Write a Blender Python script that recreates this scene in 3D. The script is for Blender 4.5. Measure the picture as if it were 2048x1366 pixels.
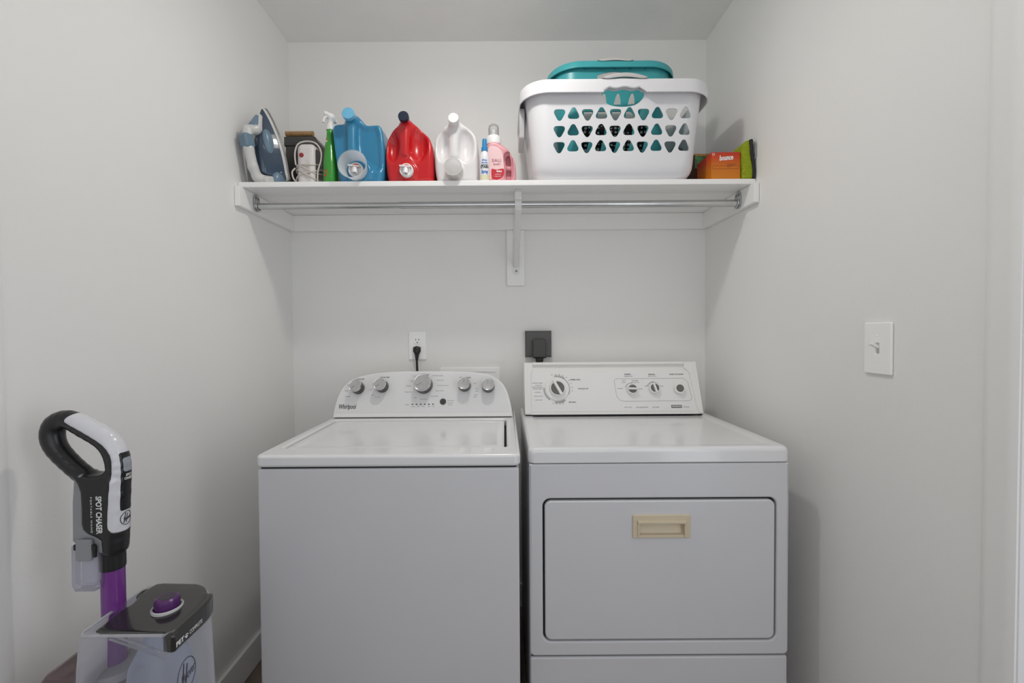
import bpy, bmesh, math, random
import numpy as np
from mathutils import Vector, Matrix
from mathutils.geometry import delaunay_2d_cdt

for o in list(bpy.data.objects):
    bpy.data.objects.remove(o, do_unlink=True)
scene = bpy.context.scene
COL = scene.collection
R = math.radians

# ------------------------------------------------------------------ camera
CAM_H = 1.24
cam_data = bpy.data.cameras.new('camera')
cam = bpy.data.objects.new('camera', cam_data)
COL.objects.link(cam)
cam_data.sensor_width = 36.0
cam_data.lens = 895.0 / 2048.0 * 36.0
cam_data.shift_x = 15.0 / 2048.0
cam_data.clip_start = 0.05
cam.matrix_world = (Matrix.Translation((0, 0, CAM_H)) @ Matrix.Rotation(R(90 - 1.25), 4, 'X')
                    @ Matrix.Rotation(R(-0.38), 4, 'Z'))
scene.camera = cam

# ------------------------------------------------------------------ world, light, exposure
world = bpy.data.worlds.new('world')
scene.world = world
world.use_nodes = True
world.node_tree.nodes['Background'].inputs[0].default_value = (0.75, 0.85, 1.0, 1)
world.node_tree.nodes['Background'].inputs[1].default_value = 0.35

def area_light(name, loc, target, sx, sy, power, color):
    l = bpy.data.lights.new(name, 'AREA')
    l.shape = 'RECTANGLE'; l.size = sx; l.size_y = sy; l.energy = power; l.color = color
    o = bpy.data.objects.new(name, l); COL.objects.link(o)
    o.location = loc
    o.rotation_euler = (Vector(target) - Vector(loc)).to_track_quat('-Z', 'Y').to_euler()
    return o
# soft fill light added behind the camera, set in an added window
area_light('rear_fill', (0.0, -0.88, 1.30), (0.0, 1.0, 1.30), 1.6, 1.5, 7.3, (0.97, 0.975, 1.0))
# daylight from the next room through the open doorway in the right wall, beside the camera
area_light('doorway_daylight', (0.89, 0.20, 1.20), (-0.6, 0.65, 1.05), 0.45, 1.4, 3.9, (0.95, 0.97, 1.0))

vs = scene.view_settings
vs.view_transform = 'Standard'
vs.look = 'None'
vs.gamma = 1.0
vs.use_curve_mapping = False
vs.exposure = 0.0
LAMP_POWER = 3.35

# white painted room: let the light bounce often enough
scene.cycles.max_bounces = 14
scene.cycles.diffuse_bounces = 11
scene.cycles.glossy_bounces = 4
scene.cycles.transparent_max_bounces = 16

# ------------------------------------------------------------------ materials
_M = {}
def mat(name, color, rough=0.5, metal=0.0, bump=0.0, bump_scale=200.0, var=0.0, var_scale=6.0,
        spec=0.5, coat=0.0, emit=0.0, alpha=1.0, sheen=0.0, sss=0.0):
    """procedural principled material: colour with a little noise variation and fine relief"""
    if name in _M:
        return _M[name]
    m = bpy.data.materials.new(name)
    m.use_nodes = True
    nt = m.node_tree
    b = nt.nodes['Principled BSDF']
    c = (color[0], color[1], color[2], 1)
    b.inputs['Base Color'].default_value = c
    b.inputs['Roughness'].default_value = rough
    b.inputs['Metallic'].default_value = metal
    b.inputs['Specular IOR Level'].default_value = spec
    b.inputs['Coat Weight'].default_value = coat
    if sheen: b.inputs['Sheen Weight'].default_value = sheen
    if sss:
        b.inputs['Subsurface Weight'].default_value = sss
        b.inputs['Subsurface Radius'].default_value = (0.02, 0.02, 0.02)
    if emit:
        b.inputs['Emission Color'].default_value = c
        b.inputs['Emission Strength'].default_value = emit
    tc = nt.nodes.new('ShaderNodeTexCoord')
    if var:
        n = nt.nodes.new('ShaderNodeTexNoise'); n.inputs['Scale'].default_value = var_scale
        n.inputs['Detail'].default_value = 4
        nt.links.new(tc.outputs['Object'], n.inputs['Vector'])
        r = nt.nodes.new('ShaderNodeValToRGB')
        r.color_ramp.elements[0].position = 0.3; r.color_ramp.elements[1].position = 0.7
        r.color_ramp.elements[0].color = tuple(max(0, x * (1 - var)) for x in color) + (1,)
        r.color_ramp.elements[1].color = tuple(min(1, x * (1 + var)) for x in color) + (1,)
        nt.links.new(n.outputs['Fac'], r.inputs['Fac'])
        nt.links.new(r.outputs['Color'], b.inputs['Base Color'])
    if bump:
        n2 = nt.nodes.new('ShaderNodeTexNoise'); n2.inputs['Scale'].default_value = bump_scale
        n2.inputs['Detail'].default_value = 3
        nt.links.new(tc.outputs['Object'], n2.inputs['Vector'])
        bp = nt.nodes.new('ShaderNodeBump'); bp.inputs['Strength'].default_value = bump
        bp.inputs['Distance'].default_value = 0.002
        nt.links.new(n2.outputs['Fac'], bp.inputs['Height'])
        nt.links.new(bp.outputs['Normal'], b.inputs['Normal'])
    _M[name] = m
    return m

def clear_mat(name, tint, body, amount, rough=0.12, transl=0.0):
    """thin clear plastic: see-through tint mixed with a milky glossy body"""
    if name in _M:
        return _M[name]
    m = bpy.data.materials.new(name); m.use_nodes = True
    nt = m.node_tree
    b = nt.nodes['Principled BSDF']
    b.inputs['Base Color'].default_value = (*body, 1); b.inputs['Roughness'].default_value = rough
    t = nt.nodes.new('ShaderNodeBsdfTransparent'); t.inputs[0].default_value = (*tint, 1)
    bo = b.outputs[0]
    if transl:
        tr = nt.nodes.new('ShaderNodeBsdfTranslucent'); tr.inputs[0].default_value = (*body, 1)
        m2 = nt.nodes.new('ShaderNodeMixShader'); m2.inputs['Fac'].default_value = transl
        nt.links.new(bo, m2.inputs[1]); nt.links.new(tr.outputs[0], m2.inputs[2]); bo = m2.outputs[0]
    lw = nt.nodes.new('ShaderNodeFresnel'); lw.inputs['IOR'].default_value = 1.45
    mul = nt.nodes.new('ShaderNodeMath'); mul.operation = 'ADD'; mul.use_clamp = True
    nt.links.new(lw.outputs[0], mul.inputs[0]); mul.inputs[1].default_value = amount
    mx = nt.nodes.new('ShaderNodeMixShader')
    nt.links.new(mul.outputs[0], mx.inputs['Fac'])
    nt.links.new(t.outputs[0], mx.inputs[1]); nt.links.new(bo, mx.inputs[2])
    nt.links.new(mx.outputs[0], nt.nodes['Material Output'].inputs['Surface'])
    _M[name] = m
    return m

# ------------------------------------------------------------------ scene helpers
def thing(name, label, cat, loc=(0, 0, 0), group=None, kind=None):
    o = bpy.data.objects.new(name, None)
    o.empty_display_size = 0.05
    COL.objects.link(o)
    o.location = loc
    o['label'] = label; o['category'] = cat
    if group: o['group'] = group
    if kind: o['kind'] = kind
    return o

def obj(name, me, material, parent=None, smooth=None, label=None):
    """link mesh data (given in world coordinates) as one object, parented in place"""
    if isinstance(me, bmesh.types.BMesh):
        bm = me
        me = bpy.data.meshes.new(name)
        bmesh.ops.recalc_face_normals(bm, faces=bm.faces)
        bm.to_mesh(me); bm.free()
    me.name = name
    if material is not None:
        me.materials.clear(); me.materials.append(material)
    o = bpy.data.objects.new(name, me)
    COL.objects.link(o)
    if parent is not None:
        o.parent = parent
        m = Matrix.Identity(4); p = parent
        while p is not None:
            m = (p.matrix_parent_inverse @ Matrix.LocRotScale(p.location, p.rotation_euler, p.scale)) @ m if p.parent else \
                Matrix.LocRotScale(p.location, p.rotation_euler, p.scale) @ m
            p = p.parent
        o.matrix_parent_inverse = m.inverted()
    if smooth is not None:
        shade(me, smooth)
        wn = o.modifiers.new('weighted_normal', 'WEIGHTED_NORMAL')     # keeps broad faces flat next to rounded edges
        wn.keep_sharp = True; wn.weight = 100
    if label: o['label'] = label
    return o

def shade(me, angle=35):
    """smooth shading with edges sharper than angle kept crisp"""
    me.polygons.foreach_set('use_smooth', [True] * len(me.polygons))
    bm = bmesh.new(); bm.from_mesh(me)
    a = R(angle)
    for e in bm.edges:
        e.smooth = not (len(e.link_faces) == 2 and e.calc_face_angle(0) > a)
    bm.to_mesh(me); bm.free()

def tag(o, label, cat, group=None):
    o['label'] = label; o['category'] = cat
    if group: o['group'] = group
    return o

def struct(o, label=None):
    o['kind'] = 'structure'
    if label: o['label'] = label
    return o

def place(bm, M):
    bmesh.ops.transform(bm, matrix=M, verts=bm.verts)
    return bm

def box(x0, x1, y0, y1, z0, z1, bev=0.0, seg=2, bm=None):
    own = bm is None
    b = bmesh.new()
    bmesh.ops.create_cube(b, size=1.0)
    bmesh.ops.transform(b, matrix=Matrix.Translation(((x0 + x1) / 2, (y0 + y1) / 2, (z0 + z1) / 2))
                        @ Matrix.Diagonal((x1 - x0, y1 - y0, z1 - z0, 1)), verts=b.verts)
    if bev:
        bmesh.ops.bevel(b, geom=list(b.edges), offset=bev, segments=seg, profile=0.5, affect='EDGES')
    if own:
        return b
    merge(bm, b)
    return bm

def merge(dst, src):
    me = bpy.data.meshes.new('tmp'); src.to_mesh(me); src.free()
    dst.from_mesh(me); bpy.data.meshes.remove(me)
    return dst

def ring_loft(rings, close=True, cap0=True, cap1=True, bm=None):
    """skin a list of vertex rings (same count) into a surface"""
    bm = bm or bmesh.new()
    rv = [[bm.verts.new(p) for p in r] for r in rings]
    n = len(rv[0])
    for a, b in zip(rv[:-1], rv[1:]):
        for i in range(n if close else n - 1):
            j = (i + 1) % n
            bm.faces.new((a[i], a[j], b[j], b[i]))
    if cap0: bm.faces.new(list(reversed(rv[0])))
    if cap1: bm.faces.new(rv[-1])
    return bm

def lathe(profile, M=None, n=32, cap=True):
    """profile [(r, z)...] turned about Z, then placed by matrix M"""
    rings = []
    for r, z in profile:
        rings.append([(max(r, 1e-5) * math.cos(2 * math.pi * k / n), max(r, 1e-5) * math.sin(2 * math.pi * k / n), z) for k in range(n)])
    bm = ring_loft(rings, True, cap, cap)
    bmesh.ops.remove_doubles(bm, verts=bm.verts, dist=2e-5)
    if M is not None: place(bm, M)
    return bm

def frame_to(p, d, up=(0, 0, 1)):
    """matrix whose Z axis is direction d, at point p"""
    d = Vector(d).normalized(); u = Vector(up)
    if abs(d.dot(u)) > 0.98: u = Vector((0, 1, 0))
    x = u.cross(d).normalized(); y = d.cross(x)
    m = Matrix((x, y, d)).transposed().to_4x4()
    m.translation = Vector(p)
    return m

def catmull(pts, sub=8, closed=False):
    P = [Vector(p) for p in pts]; out = []
    n = len(P)
    rng = range(n) if closed else range(n - 1)
    for i in rng:
        if closed:
            a, b, c, d = P[i - 1], P[i], P[(i + 1) % n], P[(i + 2) % n]
        else:
            a, b, c, d = P[max(i - 1, 0)], P[i], P[i + 1], P[min(i + 2, n - 1)]
        for k in range(sub):
            t = k / sub
            out.append(0.5 * ((2 * b) + (c - a) * t + (2 * a - 5 * b + 4 * c - d) * t * t + (3 * b - a - 3 * c + d) * t ** 3))
    if not closed: out.append(P[-1])
    return out

def tube(pts, r, n=10, sub=0, closed=False, cap=True, bm=None):
    """round tube along a path; r a number or one radius per point"""
    P = catmull(pts, sub, closed) if sub else [Vector(p) for p in pts]
    m = len(P)
    rings = []; prev = None
    for i, p in enumerate(P):
        t = (P[(i + 1) % m] - P[i - 1]) if closed else (P[min(i + 1, m - 1)] - P[max(i - 1, 0)])
        t.normalize()
        if prev is None:
            u = Vector((0, 0, 1)) if abs(t.z) < 0.9 else Vector((1, 0, 0))
            prev = (u - t * u.dot(t)).normalized()
        else:
            prev = (prev - t * prev.dot(t)).normalized()
        v = t.cross(prev)
        rr = r if isinstance(r, (int, float)) else r[min(int(i * len(r) / m), len(r) - 1)]
        rings.append([p + (prev * math.cos(2 * math.pi * k / n) + v * math.sin(2 * math.pi * k / n)) * rr for k in range(n)])
    if closed: rings.append(rings[0])
    b = ring_loft(rings, True, cap and not closed, cap and not closed)
    if closed: bmesh.ops.remove_doubles(b, verts=b.verts, dist=1e-6)
    return merge(bm, b) if bm else b

def rrect(x0, x1, y0, y1, r, n=6):
    """rounded rectangle outline, counter-clockwise; r a number or four radii (bl, br, tr, tl)"""
    rr = (r,) * 4 if isinstance(r, (int, float)) else r
    pts = []
    for (cx, cy, a0, q) in ((x0, y0, 180, rr[0]), (x1, y0, 270, rr[1]), (x1, y1, 0, rr[2]), (x0, y1, 90, rr[3])):
        sx = 1 if cx == x0 else -1; sy = 1 if cy == y0 else -1
        for k in range(n + 1):
            a = R(a0 + 90 * k / n)
            pts.append((cx + sx * q + q * math.cos(a), cy + sy * q + q * math.sin(a)))
    return pts

def circle(cx, cy, r, n=24, ry=None):
    ry = ry or r
    return [(cx + r * math.cos(2 * math.pi * k / n), cy + ry * math.sin(2 * math.pi * k / n)) for k in range(n)]

def plate(loops, depth, M, bev=0.0, res=2):
    """flat outline (first loop) with holes (further loops) given thickness: front at local z=0, back at -depth;
    edges rounded by bev"""
    cu = bpy.data.curves.new('outline', 'CURVE')
    cu.dimensions = '2D'; cu.fill_mode = 'BOTH'
    cu.extrude = max(depth / 2 - bev, 1e-5)
    cu.bevel_depth = bev; cu.bevel_resolution = res; cu.offset = -bev
    for lp in loops:
        s = cu.splines.new('POLY'); s.points.add(len(lp) - 1)
        for q, p in zip(s.points, lp): q.co = (p[0], p[1], 0, 1)
        s.use_cyclic_u = True
    me = curve_to_mesh(cu)
    bm = bmesh.new(); bm.from_mesh(me); bpy.data.meshes.remove(me)
    bmesh.ops.remove_doubles(bm, verts=bm.verts, dist=1e-6)
    place(bm, M @ Matrix.Translation((0, 0, -depth / 2)))
    return bm

def curve_to_mesh(cu):
    o = bpy.data.objects.new('tmp_curve', cu); COL.objects.link(o)
    dg = bpy.context.evaluated_depsgraph_get(); dg.update()
    me = bpy.data.meshes.new_from_object(o.evaluated_get(dg))
    bpy.data.objects.remove(o, do_unlink=True); bpy.data.curves.remove(cu)
    return me

def text(s, size, M, bold=0.0, shear=0.0, align='CENTER', depth=0.0002, space=1.0, width=None):
    """printed lettering as a thin mesh; local x along the line, y up, z out of the surface"""
    cu = bpy.data.curves.new('lettering', 'FONT')
    cu.body = s; cu.size = size; cu.shear = shear; cu.align_x = align; cu.align_y = 'CENTER'
    cu.space_character = space; cu.offset = bold; cu.extrude = depth; cu.resolution_u = 3
    me = curve_to_mesh(cu)
    if width:
        xs = [v.co.x for v in me.vertices]
        k = width / max(max(xs) - min(xs), 1e-6)
        me.transform(Matrix.Diagonal((k, 1, 1, 1)))
    me.transform(M)
    return me

def join_meshes(ms):
    bm = bmesh.new()
    for m in ms:
        if isinstance(m, bmesh.types.BMesh): merge(bm, m)
        else:
            bm.from_mesh(m); bpy.data.meshes.remove(m)
    me = bpy.data.meshes.new('joined'); bm.to_mesh(me); bm.free()
    return me

# ------------------------------------------------------------------ smooth solids from distance fields
def sdf_mesh(f, lo, hi, h, M=None):
    """mesh of the solid f(x,y,z) < 0 inside the bounds (surface nets, vertices pulled onto the surface)"""
    ax = [np.arange(a - 1.5 * h, b + 1.5 * h, h) for a, b in zip(lo, hi)]
    X, Y, Z = np.meshgrid(*ax, indexing='ij')
    V = f(X, Y, Z)
    nx, ny, nz = V.shape
    c = [V[i:nx - 1 + i, j:ny - 1 + j, k:nz - 1 + k] for i in (0, 1) for j in (0, 1) for k in (0, 1)]
    offs = [(i, j, k) for i in (0, 1) for j in (0, 1) for k in (0, 1)]
    neg = sum((q < 0).astype(np.int8) for q in c)
    mask = (neg > 0) & (neg < 8)
    ijk = np.argwhere(mask)
    vals = np.stack([q[mask] for q in c], 1)
    acc = np.zeros((len(ijk), 3)); cnt = np.zeros(len(ijk))
    for a in range(8):
        for b in range(a + 1, 8):
            da = np.array(offs[b]) - np.array(offs[a])
            if np.abs(da).sum() != 1: continue
            va, vb = vals[:, a], vals[:, b]
            s = (va < 0) != (vb < 0)
            t = np.where(s, va / np.where(s, va - vb, 1), 0)
            acc += np.where(s[:, None], np.array(offs[a]) + t[:, None] * da, 0)
            cnt += s
    P = np.array([ax[0][0], ax[1][0], ax[2][0]]) + h * (ijk + acc / cnt[:, None])
    e = h * 0.25
    for _ in range(2):
        d = f(P[:, 0], P[:, 1], P[:, 2])
        g = np.stack([f(P[:, 0] + (e if q == 0 else 0), P[:, 1] + (e if q == 1 else 0), P[:, 2] + (e if q == 2 else 0)) -
                      f(P[:, 0] - (e if q == 0 else 0), P[:, 1] - (e if q == 1 else 0), P[:, 2] - (e if q == 2 else 0)) for q in range(3)], 1) / (2 * e)
        step = g * (d / np.maximum((g * g).sum(1), 0.25))[:, None]
        P -= np.clip(step, -0.6 * h, 0.6 * h)
    idx = -np.ones(mask.shape, dtype=np.int64); idx[mask] = np.arange(len(ijk))
    faces = []
    S = V < 0
    for axn in range(3):
        sl0 = [slice(None)] * 3; sl1 = [slice(None)] * 3
        sl0[axn] = slice(0, -1); sl1[axn] = slice(1, None)
        ch = S[tuple(sl0)] != S[tuple(sl1)]
        q = np.argwhere(ch)
        u, v = [(1, 2), (2, 0), (0, 1)][axn]
        q = q[(q[:, u] > 0) & (q[:, v] > 0)]
        lim = np.array(mask.shape)
        q = q[(q[:, u] < lim[u]) & (q[:, v] < lim[v]) & (q[:, axn] < lim[axn])]
        if not len(q): continue
        du = np.zeros(3, int); du[u] = 1
        dv = np.zeros(3, int); dv[v] = 1
        g = lambda w: idx[w[:, 0], w[:, 1], w[:, 2]]
        quad = np.stack([g(q - du - dv), g(q - dv), g(q), g(q - du)], 1)
        inside = S[q[:, 0], q[:, 1], q[:, 2]]
        quad[~inside] = quad[~inside][:, ::-1]
        faces.append(quad[(quad >= 0).all(1)])
    F = np.concatenate(faces)
    me = bpy.data.meshes.new('solid')
    me.vertices.add(len(P)); me.vertices.foreach_set('co', P.astype(np.float32).ravel())
    me.loops.add(len(F) * 4); me.loops.foreach_set('vertex_index', F.astype(np.int32).ravel())
    me.polygons.add(len(F))
    me.polygons.foreach_set('loop_start', np.arange(0, len(F) * 4, 4, dtype=np.int32))
    me.polygons.foreach_set('use_smooth', np.ones(len(F), dtype=bool))
    me.update(calc_edges=True); me.validate()
    if M is not None: me.transform(M)
    return me

def s_min(a, b, k):
    h = np.clip(0.5 + 0.5 * (b - a) / k, 0, 1)
    return b * (1 - h) + a * h - k * h * (1 - h)
def s_max(a, b, k):
    return -s_min(-a, -b, k)
def d_box(x, y, z, c, b, r):
    qx = np.abs(x - c[0]) - b[0] + r; qy = np.abs(y - c[1]) - b[1] + r; qz = np.abs(z - c[2]) - b[2] + r
    return np.sqrt(np.maximum(qx, 0) ** 2 + np.maximum(qy, 0) ** 2 + np.maximum(qz, 0) ** 2) + np.minimum(np.maximum(qx, np.maximum(qy, qz)), 0) - r
def d_cap(x, y, z, a, b, r, r2=None):
    a = np.array(a, float); b = np.array(b, float); ba = b - a
    px, py, pz = x - a[0], y - a[1], z - a[2]
    t = np.clip((px * ba[0] + py * ba[1] + pz * ba[2]) / (ba @ ba), 0, 1)
    rr = r if r2 is None else r + (r2 - r) * t
    return np.sqrt((px - ba[0] * t) ** 2 + (py - ba[1] * t) ** 2 + (pz - ba[2] * t) ** 2) - rr
def d_ell(x, y, z, c, r):
    k0 = np.sqrt(((x - c[0]) / r[0]) ** 2 + ((y - c[1]) / r[1]) ** 2 + ((z - c[2]) / r[2]) ** 2)
    k1 = np.sqrt(((x - c[0]) / r[0] ** 2) ** 2 + ((y - c[1]) / r[1] ** 2) ** 2 + ((z - c[2]) / r[2] ** 2) ** 2)
    return k0 * (k0 - 1) / np.maximum(k1, 1e-9)
def d_cyl(x, y, z, a, b, r, rnd=0.0):
    """capped cylinder from a to b"""
    a = np.array(a, float); b = np.array(b, float); L = np.linalg.norm(b - a); d = (b - a) / L
    px, py, pz = x - a[0], y - a[1], z - a[2]
    t = px * d[0] + py * d[1] + pz * d[2]
    rad = np.sqrt(np.maximum(px * px + py * py + pz * pz - t * t, 0))
    qx = rad - r + rnd; qy = np.abs(t - L / 2) - L / 2 + rnd
    return np.minimum(np.maximum(qx, qy), 0) + np.sqrt(np.maximum(qx, 0) ** 2 + np.maximum(qy, 0) ** 2) - rnd
def d_poly(u, v, pts):
    """signed distance to a closed 2-D polygon"""
    P = [np.array(p, float) for p in pts]
    d = np.full(np.shape(u), 1e9); s = np.ones(np.shape(u))
    n = len(P)
    for i in range(n):
        a, b = P[i], P[i - 1]
        e = b - a; wu, wv = u - a[0], v - a[1]
        t = np.clip((wu * e[0] + wv * e[1]) / (e @ e), 0, 1)
        d = np.minimum(d, (wu - e[0] * t) ** 2 + (wv - e[1] * t) ** 2)
        c1 = v >= a[1]; c2 = v < b[1]; c3 = e[0] * wv > e[1] * wu
        flip = (c1 & c2 & c3) | (~c1 & ~c2 & ~c3)
        s = np.where(flip, -s, s)
    return s * np.sqrt(d)
def d_ext(d2, w, half, r):
    """2-D distance extruded along w (half length) with rounded rims"""
    qx = d2 + r; qy = np.abs(w) - half + r
    return np.minimum(np.maximum(qx, qy), 0) + np.sqrt(np.maximum(qx, 0) ** 2 + np.maximum(qy, 0) ** 2) - r

# ================================================================== the room
XL, XR, YB, YF, ZC = -0.944, 0.897, 2.0, -0.9, 2.52
M_WALL = mat('wall_paint', (0.83, 0.825, 0.81), 0.55, bump=0.12, bump_scale=170, var=0.012, var_scale=2.5)
M_CEIL = mat('ceiling_paint', (0.88, 0.875, 0.86), 0.8, bump=0.35, bump_scale=90, var=0.02)
M_TRIM = mat('trim_paint', (0.87, 0.865, 0.855), 0.38, bump=0.03, bump_scale=60)
M_FLOOR = mat('floor_wood', (0.21, 0.165, 0.13), 0.45, var=0.3, var_scale=9, bump=0.1, bump_scale=60)

struct(obj('floor', box(XL - .1, XR + .1, YF - .1, YB + .1, -0.08, 0), M_FLOOR))
struct(obj('ceiling', box(XL - .1, XR + .1, YF - .1, YB + .1, ZC, ZC + .08), M_CEIL))
struct(obj('wall_back', box(XL - .1, XR + .1, YB, YB + .1, 0, ZC), M_WALL))
struct(obj('wall_left', box(XL - .1, XL, YF, YB, 0, ZC), M_WALL))
DY0, DY1, DZ1 = -.075, .772, 2.04            # open doorway in the right wall
wr = bmesh.new()
for a in ((DY1, YB, 0, ZC), (YF, DY0, 0, ZC), (DY0, DY1, DZ1, ZC)):
    box(XR, XR + .1, a[0], a[1], a[2], a[3], bm=wr)
struct(obj('wall_right', wr, M_WALL))
wf = bmesh.new()
wx0, wx1, wz0, wz1 = -0.82, 0.82, 0.53, 2.07
for a in ((XL, wx0, 0, ZC), (wx1, XR, 0, ZC), (wx0, wx1, 0, wz0), (wx0, wx1, wz1, ZC)):
    box(a[0], a[1], YF - .1, YF, a[2], a[3], bm=wf)
struct(obj('wall_front', wf, M_WALL))
added_win = struct(obj('added_window_1', plate([rrect(wx0, wx1, wz0, wz1, .004), rrect(wx0 + .05, wx1 - .05, wz0 + .05, wz1 - .05, .004)],
                                   .06, Matrix.Translation((0, YF - .08, 0)) @ Matrix.Rotation(R(90), 4, 'X')), M_TRIM))  # added unseen window, sized to frame the fill light behind the camera
obj('pane', box(wx0 + .05, wx1 - .05, YF - .055, YF - .051, wz0 + .05, wz1 - .05), clear_mat('added_window_glass', (.95, .97, .98), (.8, .8, .8), .02), added_win)
BBT = 0.014
def baseboard(x0, x1, y0, y1): return box(x0, x1, y0, y1, 0.001, 0.108, .004)
struct(obj('baseboard_left', baseboard(XL, XL + BBT, 0.90, YB - BBT), M_TRIM, smooth=30))
struct(obj('baseboard_right', baseboard(XR - BBT, XR, 0.832, YB - BBT), M_TRIM, smooth=30))
struct(obj('baseboard_back', baseboard(XL, XR, YB - BBT, YB), M_TRIM, smooth=30))
# door casings on both side walls, at the sides of the photograph
def casing(name, xw, s, y0, y1, t):
    bm = bmesh.new()
    prof = [(0, y0), (s * t * .55, y0), (s * t * .8, y0 + .008), (s * t, y0 + .018), (s * t, y1 - .012), (s * t * .6, y1 - .003), (s * t * .4, y1), (0, y1)]
    ring_loft([[(xw + x, y, z) for x, y in prof] for z in (0.001, 2.10)], bm=bm)
    struct(obj(name, bm, M_WALL, smooth=25))
casing('trim_1', XR, -1, 0.775, 0.832, .007)
casing('trim_2', XL, 1, 0.775, 0.842, .004)

# ------------------------------------------------------------------ lamp on the ceiling above the frame
def ceiling_lamp(x, y, power, label, color=(1.0, 0.965, 0.91)):
    t = thing('ceiling_light', label, 'ceiling light', (x, y, ZC))
    obj('base', lathe([(0, 0), (.165, 0), (.17, -.006), (.168, -.03), (.15, -.034), (0, -.034)], Matrix.Translation((x, y, ZC)), 48), mat('lamp_nickel', (.55, .53, .5), .3, 1.0), t, 40)
    prof = [(.15, -.034)] + [(.15 * math.cos(R(a)), -.034 - .07 * math.sin(R(a))) for a in range(8, 90, 9)] + [(0, -.104)]
    obj('glass_dome', lathe(prof, Matrix.Translation((x, y, ZC)), 48), mat('lamp_glass', (1.0, .96, .9), .4, emit=3.0), t, 40)
    obj('finial', lathe([(0, -.104), (.012, -.104), (.012, -.112), (.007, -.12), (0, -.122)], Matrix.Translation((x, y, ZC)), 16), mat('lamp_nickel', (.55, .53, .5), .3, 1.0), t, 40)
    # light thrown down through the dome, and its faint glow sideways
    l = bpy.data.lights.new('lamp_light', 'AREA'); l.shape = 'DISK'; l.size = .10; l.energy = power; l.color = color
    o = bpy.data.objects.new('lamp_light', l); COL.objects.link(o); o.parent = t; o.location = (0, 0, -.125)
    g = bpy.data.lights.new('bulb', 'POINT'); g.shadow_soft_size = .035; g.energy = power * 1.0; g.color = color
    o2 = bpy.data.objects.new('bulb', g); COL.objects.link(o2); o2.parent = t; o2.location = (0, 0, -.145)
    return t
ceiling_lamp(-0.03, 1.155, LAMP_POWER, 'round flush ceiling lamp with a frosted glass dome above the washing machine')

# ================================================================== wall shelf
SZ0, SZ1 = 1.7585, 1.7785       # shelf underside and top
SY = 1.600                       # shelf front edge
sh = thing('wall_shelf', 'long white painted shelf board on cleats across the alcove', 'shelf', (0, YB, SZ0))
obj('shelf_board', box(XL + .001, XR - .001, SY, YB - .001, SZ0, SZ1, .004, 2), M_TRIM, sh, 30)
CL0 = 1.6885
def side_cleat(x0, x1): return box(x0, x1, SY - .022, YB - .02, CL0, SZ0 - .0005, .0025, 2)
obj('cleat', side_cleat(XL + .001, XL + .020), M_TRIM, sh, 30)
obj('cleat', side_cleat(XR - .020, XR - .001), M_TRIM, sh, 30)
obj('cleat', box(XL + .001, XR - .001, YB - .02, YB - .001, CL0, SZ0 - .0005, .002, 2), M_TRIM, sh, 30)

# ------------------------------------------------------------------ closet rod with its two flanges
M_ROD = mat('rod_steel', (.58, .59, .59), .26, 1.0, var=.05, var_scale=30)
M_ZINC = mat('zinc_flange', (.50, .51, .51), .35, 1.0, var=.12, var_scale=60)
RY, RZ = 1.680, 1.7135
xa, xb = XL + .021, XR - .021
rod = thing('closet_rod', 'chrome telescoping closet rod hung under the white shelf', 'rod', (0, RY, RZ))
def xcyl(x0, x1, y, z, r, n=24, r_in=None):
    return lathe([(0, 0), (r, 0), (r, x1 - x0), (0, x1 - x0)], frame_to((x0, y, z), (1, 0, 0)), n)
obj('inner_tube', xcyl(xa + .003, -.36, RY, RZ, .0115), M_ROD, rod, 40)
obj('outer_tube', xcyl(-.385, xb - .003, RY, RZ, .0130), M_ROD, rod, 40)
for x, s in ((xa, 1), (xb, -1)):
    M = Matrix(((0, 0, s, x), (1, 0, 0, 0), (0, 1, 0, 0), (0, 0, 0, 1)))
    fl = obj('flange', plate([rrect(RY - .019, RY + .019, RZ - .021, RZ + .042, .0185)], .004, M @ Matrix.Translation((0, 0, .0045)), .0015), M_ZINC, rod, 40)
    # raised cup around the rod end, open upwards
    ring = tube([(x + s * .008, RY + .0155 * math.cos(R(a)), RZ + .0155 * math.sin(R(a))) for a in range(150, 391, 12)], .0035, 8)
    obj('cup', ring, M_ZINC, fl, 40)
    for dy, dz in ((-.008, .028), (.008, .028)):
        obj('screw', lathe([(0, 0), (.0042, 0), (.0038, .0018), (.0012, .0028), (0, .0022)], frame_to((x + s * .004, RY + dy, RZ + dz), (s, 0, 0)), 12), mat('screw_dark', (.2, .2, .2), .4, 1), fl, 40)

# ------------------------------------------------------------------ shelf and rod bracket in the middle
M_BRK = mat('bracket_white', (.76, .76, .755), .35)
bk = thing('shelf_bracket', 'white metal shelf and rod bracket on a short vertical board', 'bracket', (.052, YB, 1.443))
obj('backing_board', box(.0126, .0908, YB - .019, YB - .001, 1.443, CL0 - .001, .002, 2), M_TRIM, bk, 30)
bx = .054
obj('wall_strap', plate([rrect(bx - .0125, bx + .0125, 1.490, SZ0 - .002, (.0124, .0124, .001, .001), 8)], .003,
                        Matrix.Translation((0, YB - .0233, 0)) @ Matrix.Rotation(R(90), 4, 'X'), .0007), M_BRK, bk, 40)
obj('top_strap', box(bx - .0125, bx + .0125, 1.640, YB - .023, SZ0 - .004, SZ0 - .0008, .001, 1), M_BRK, bk, 40)
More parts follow.
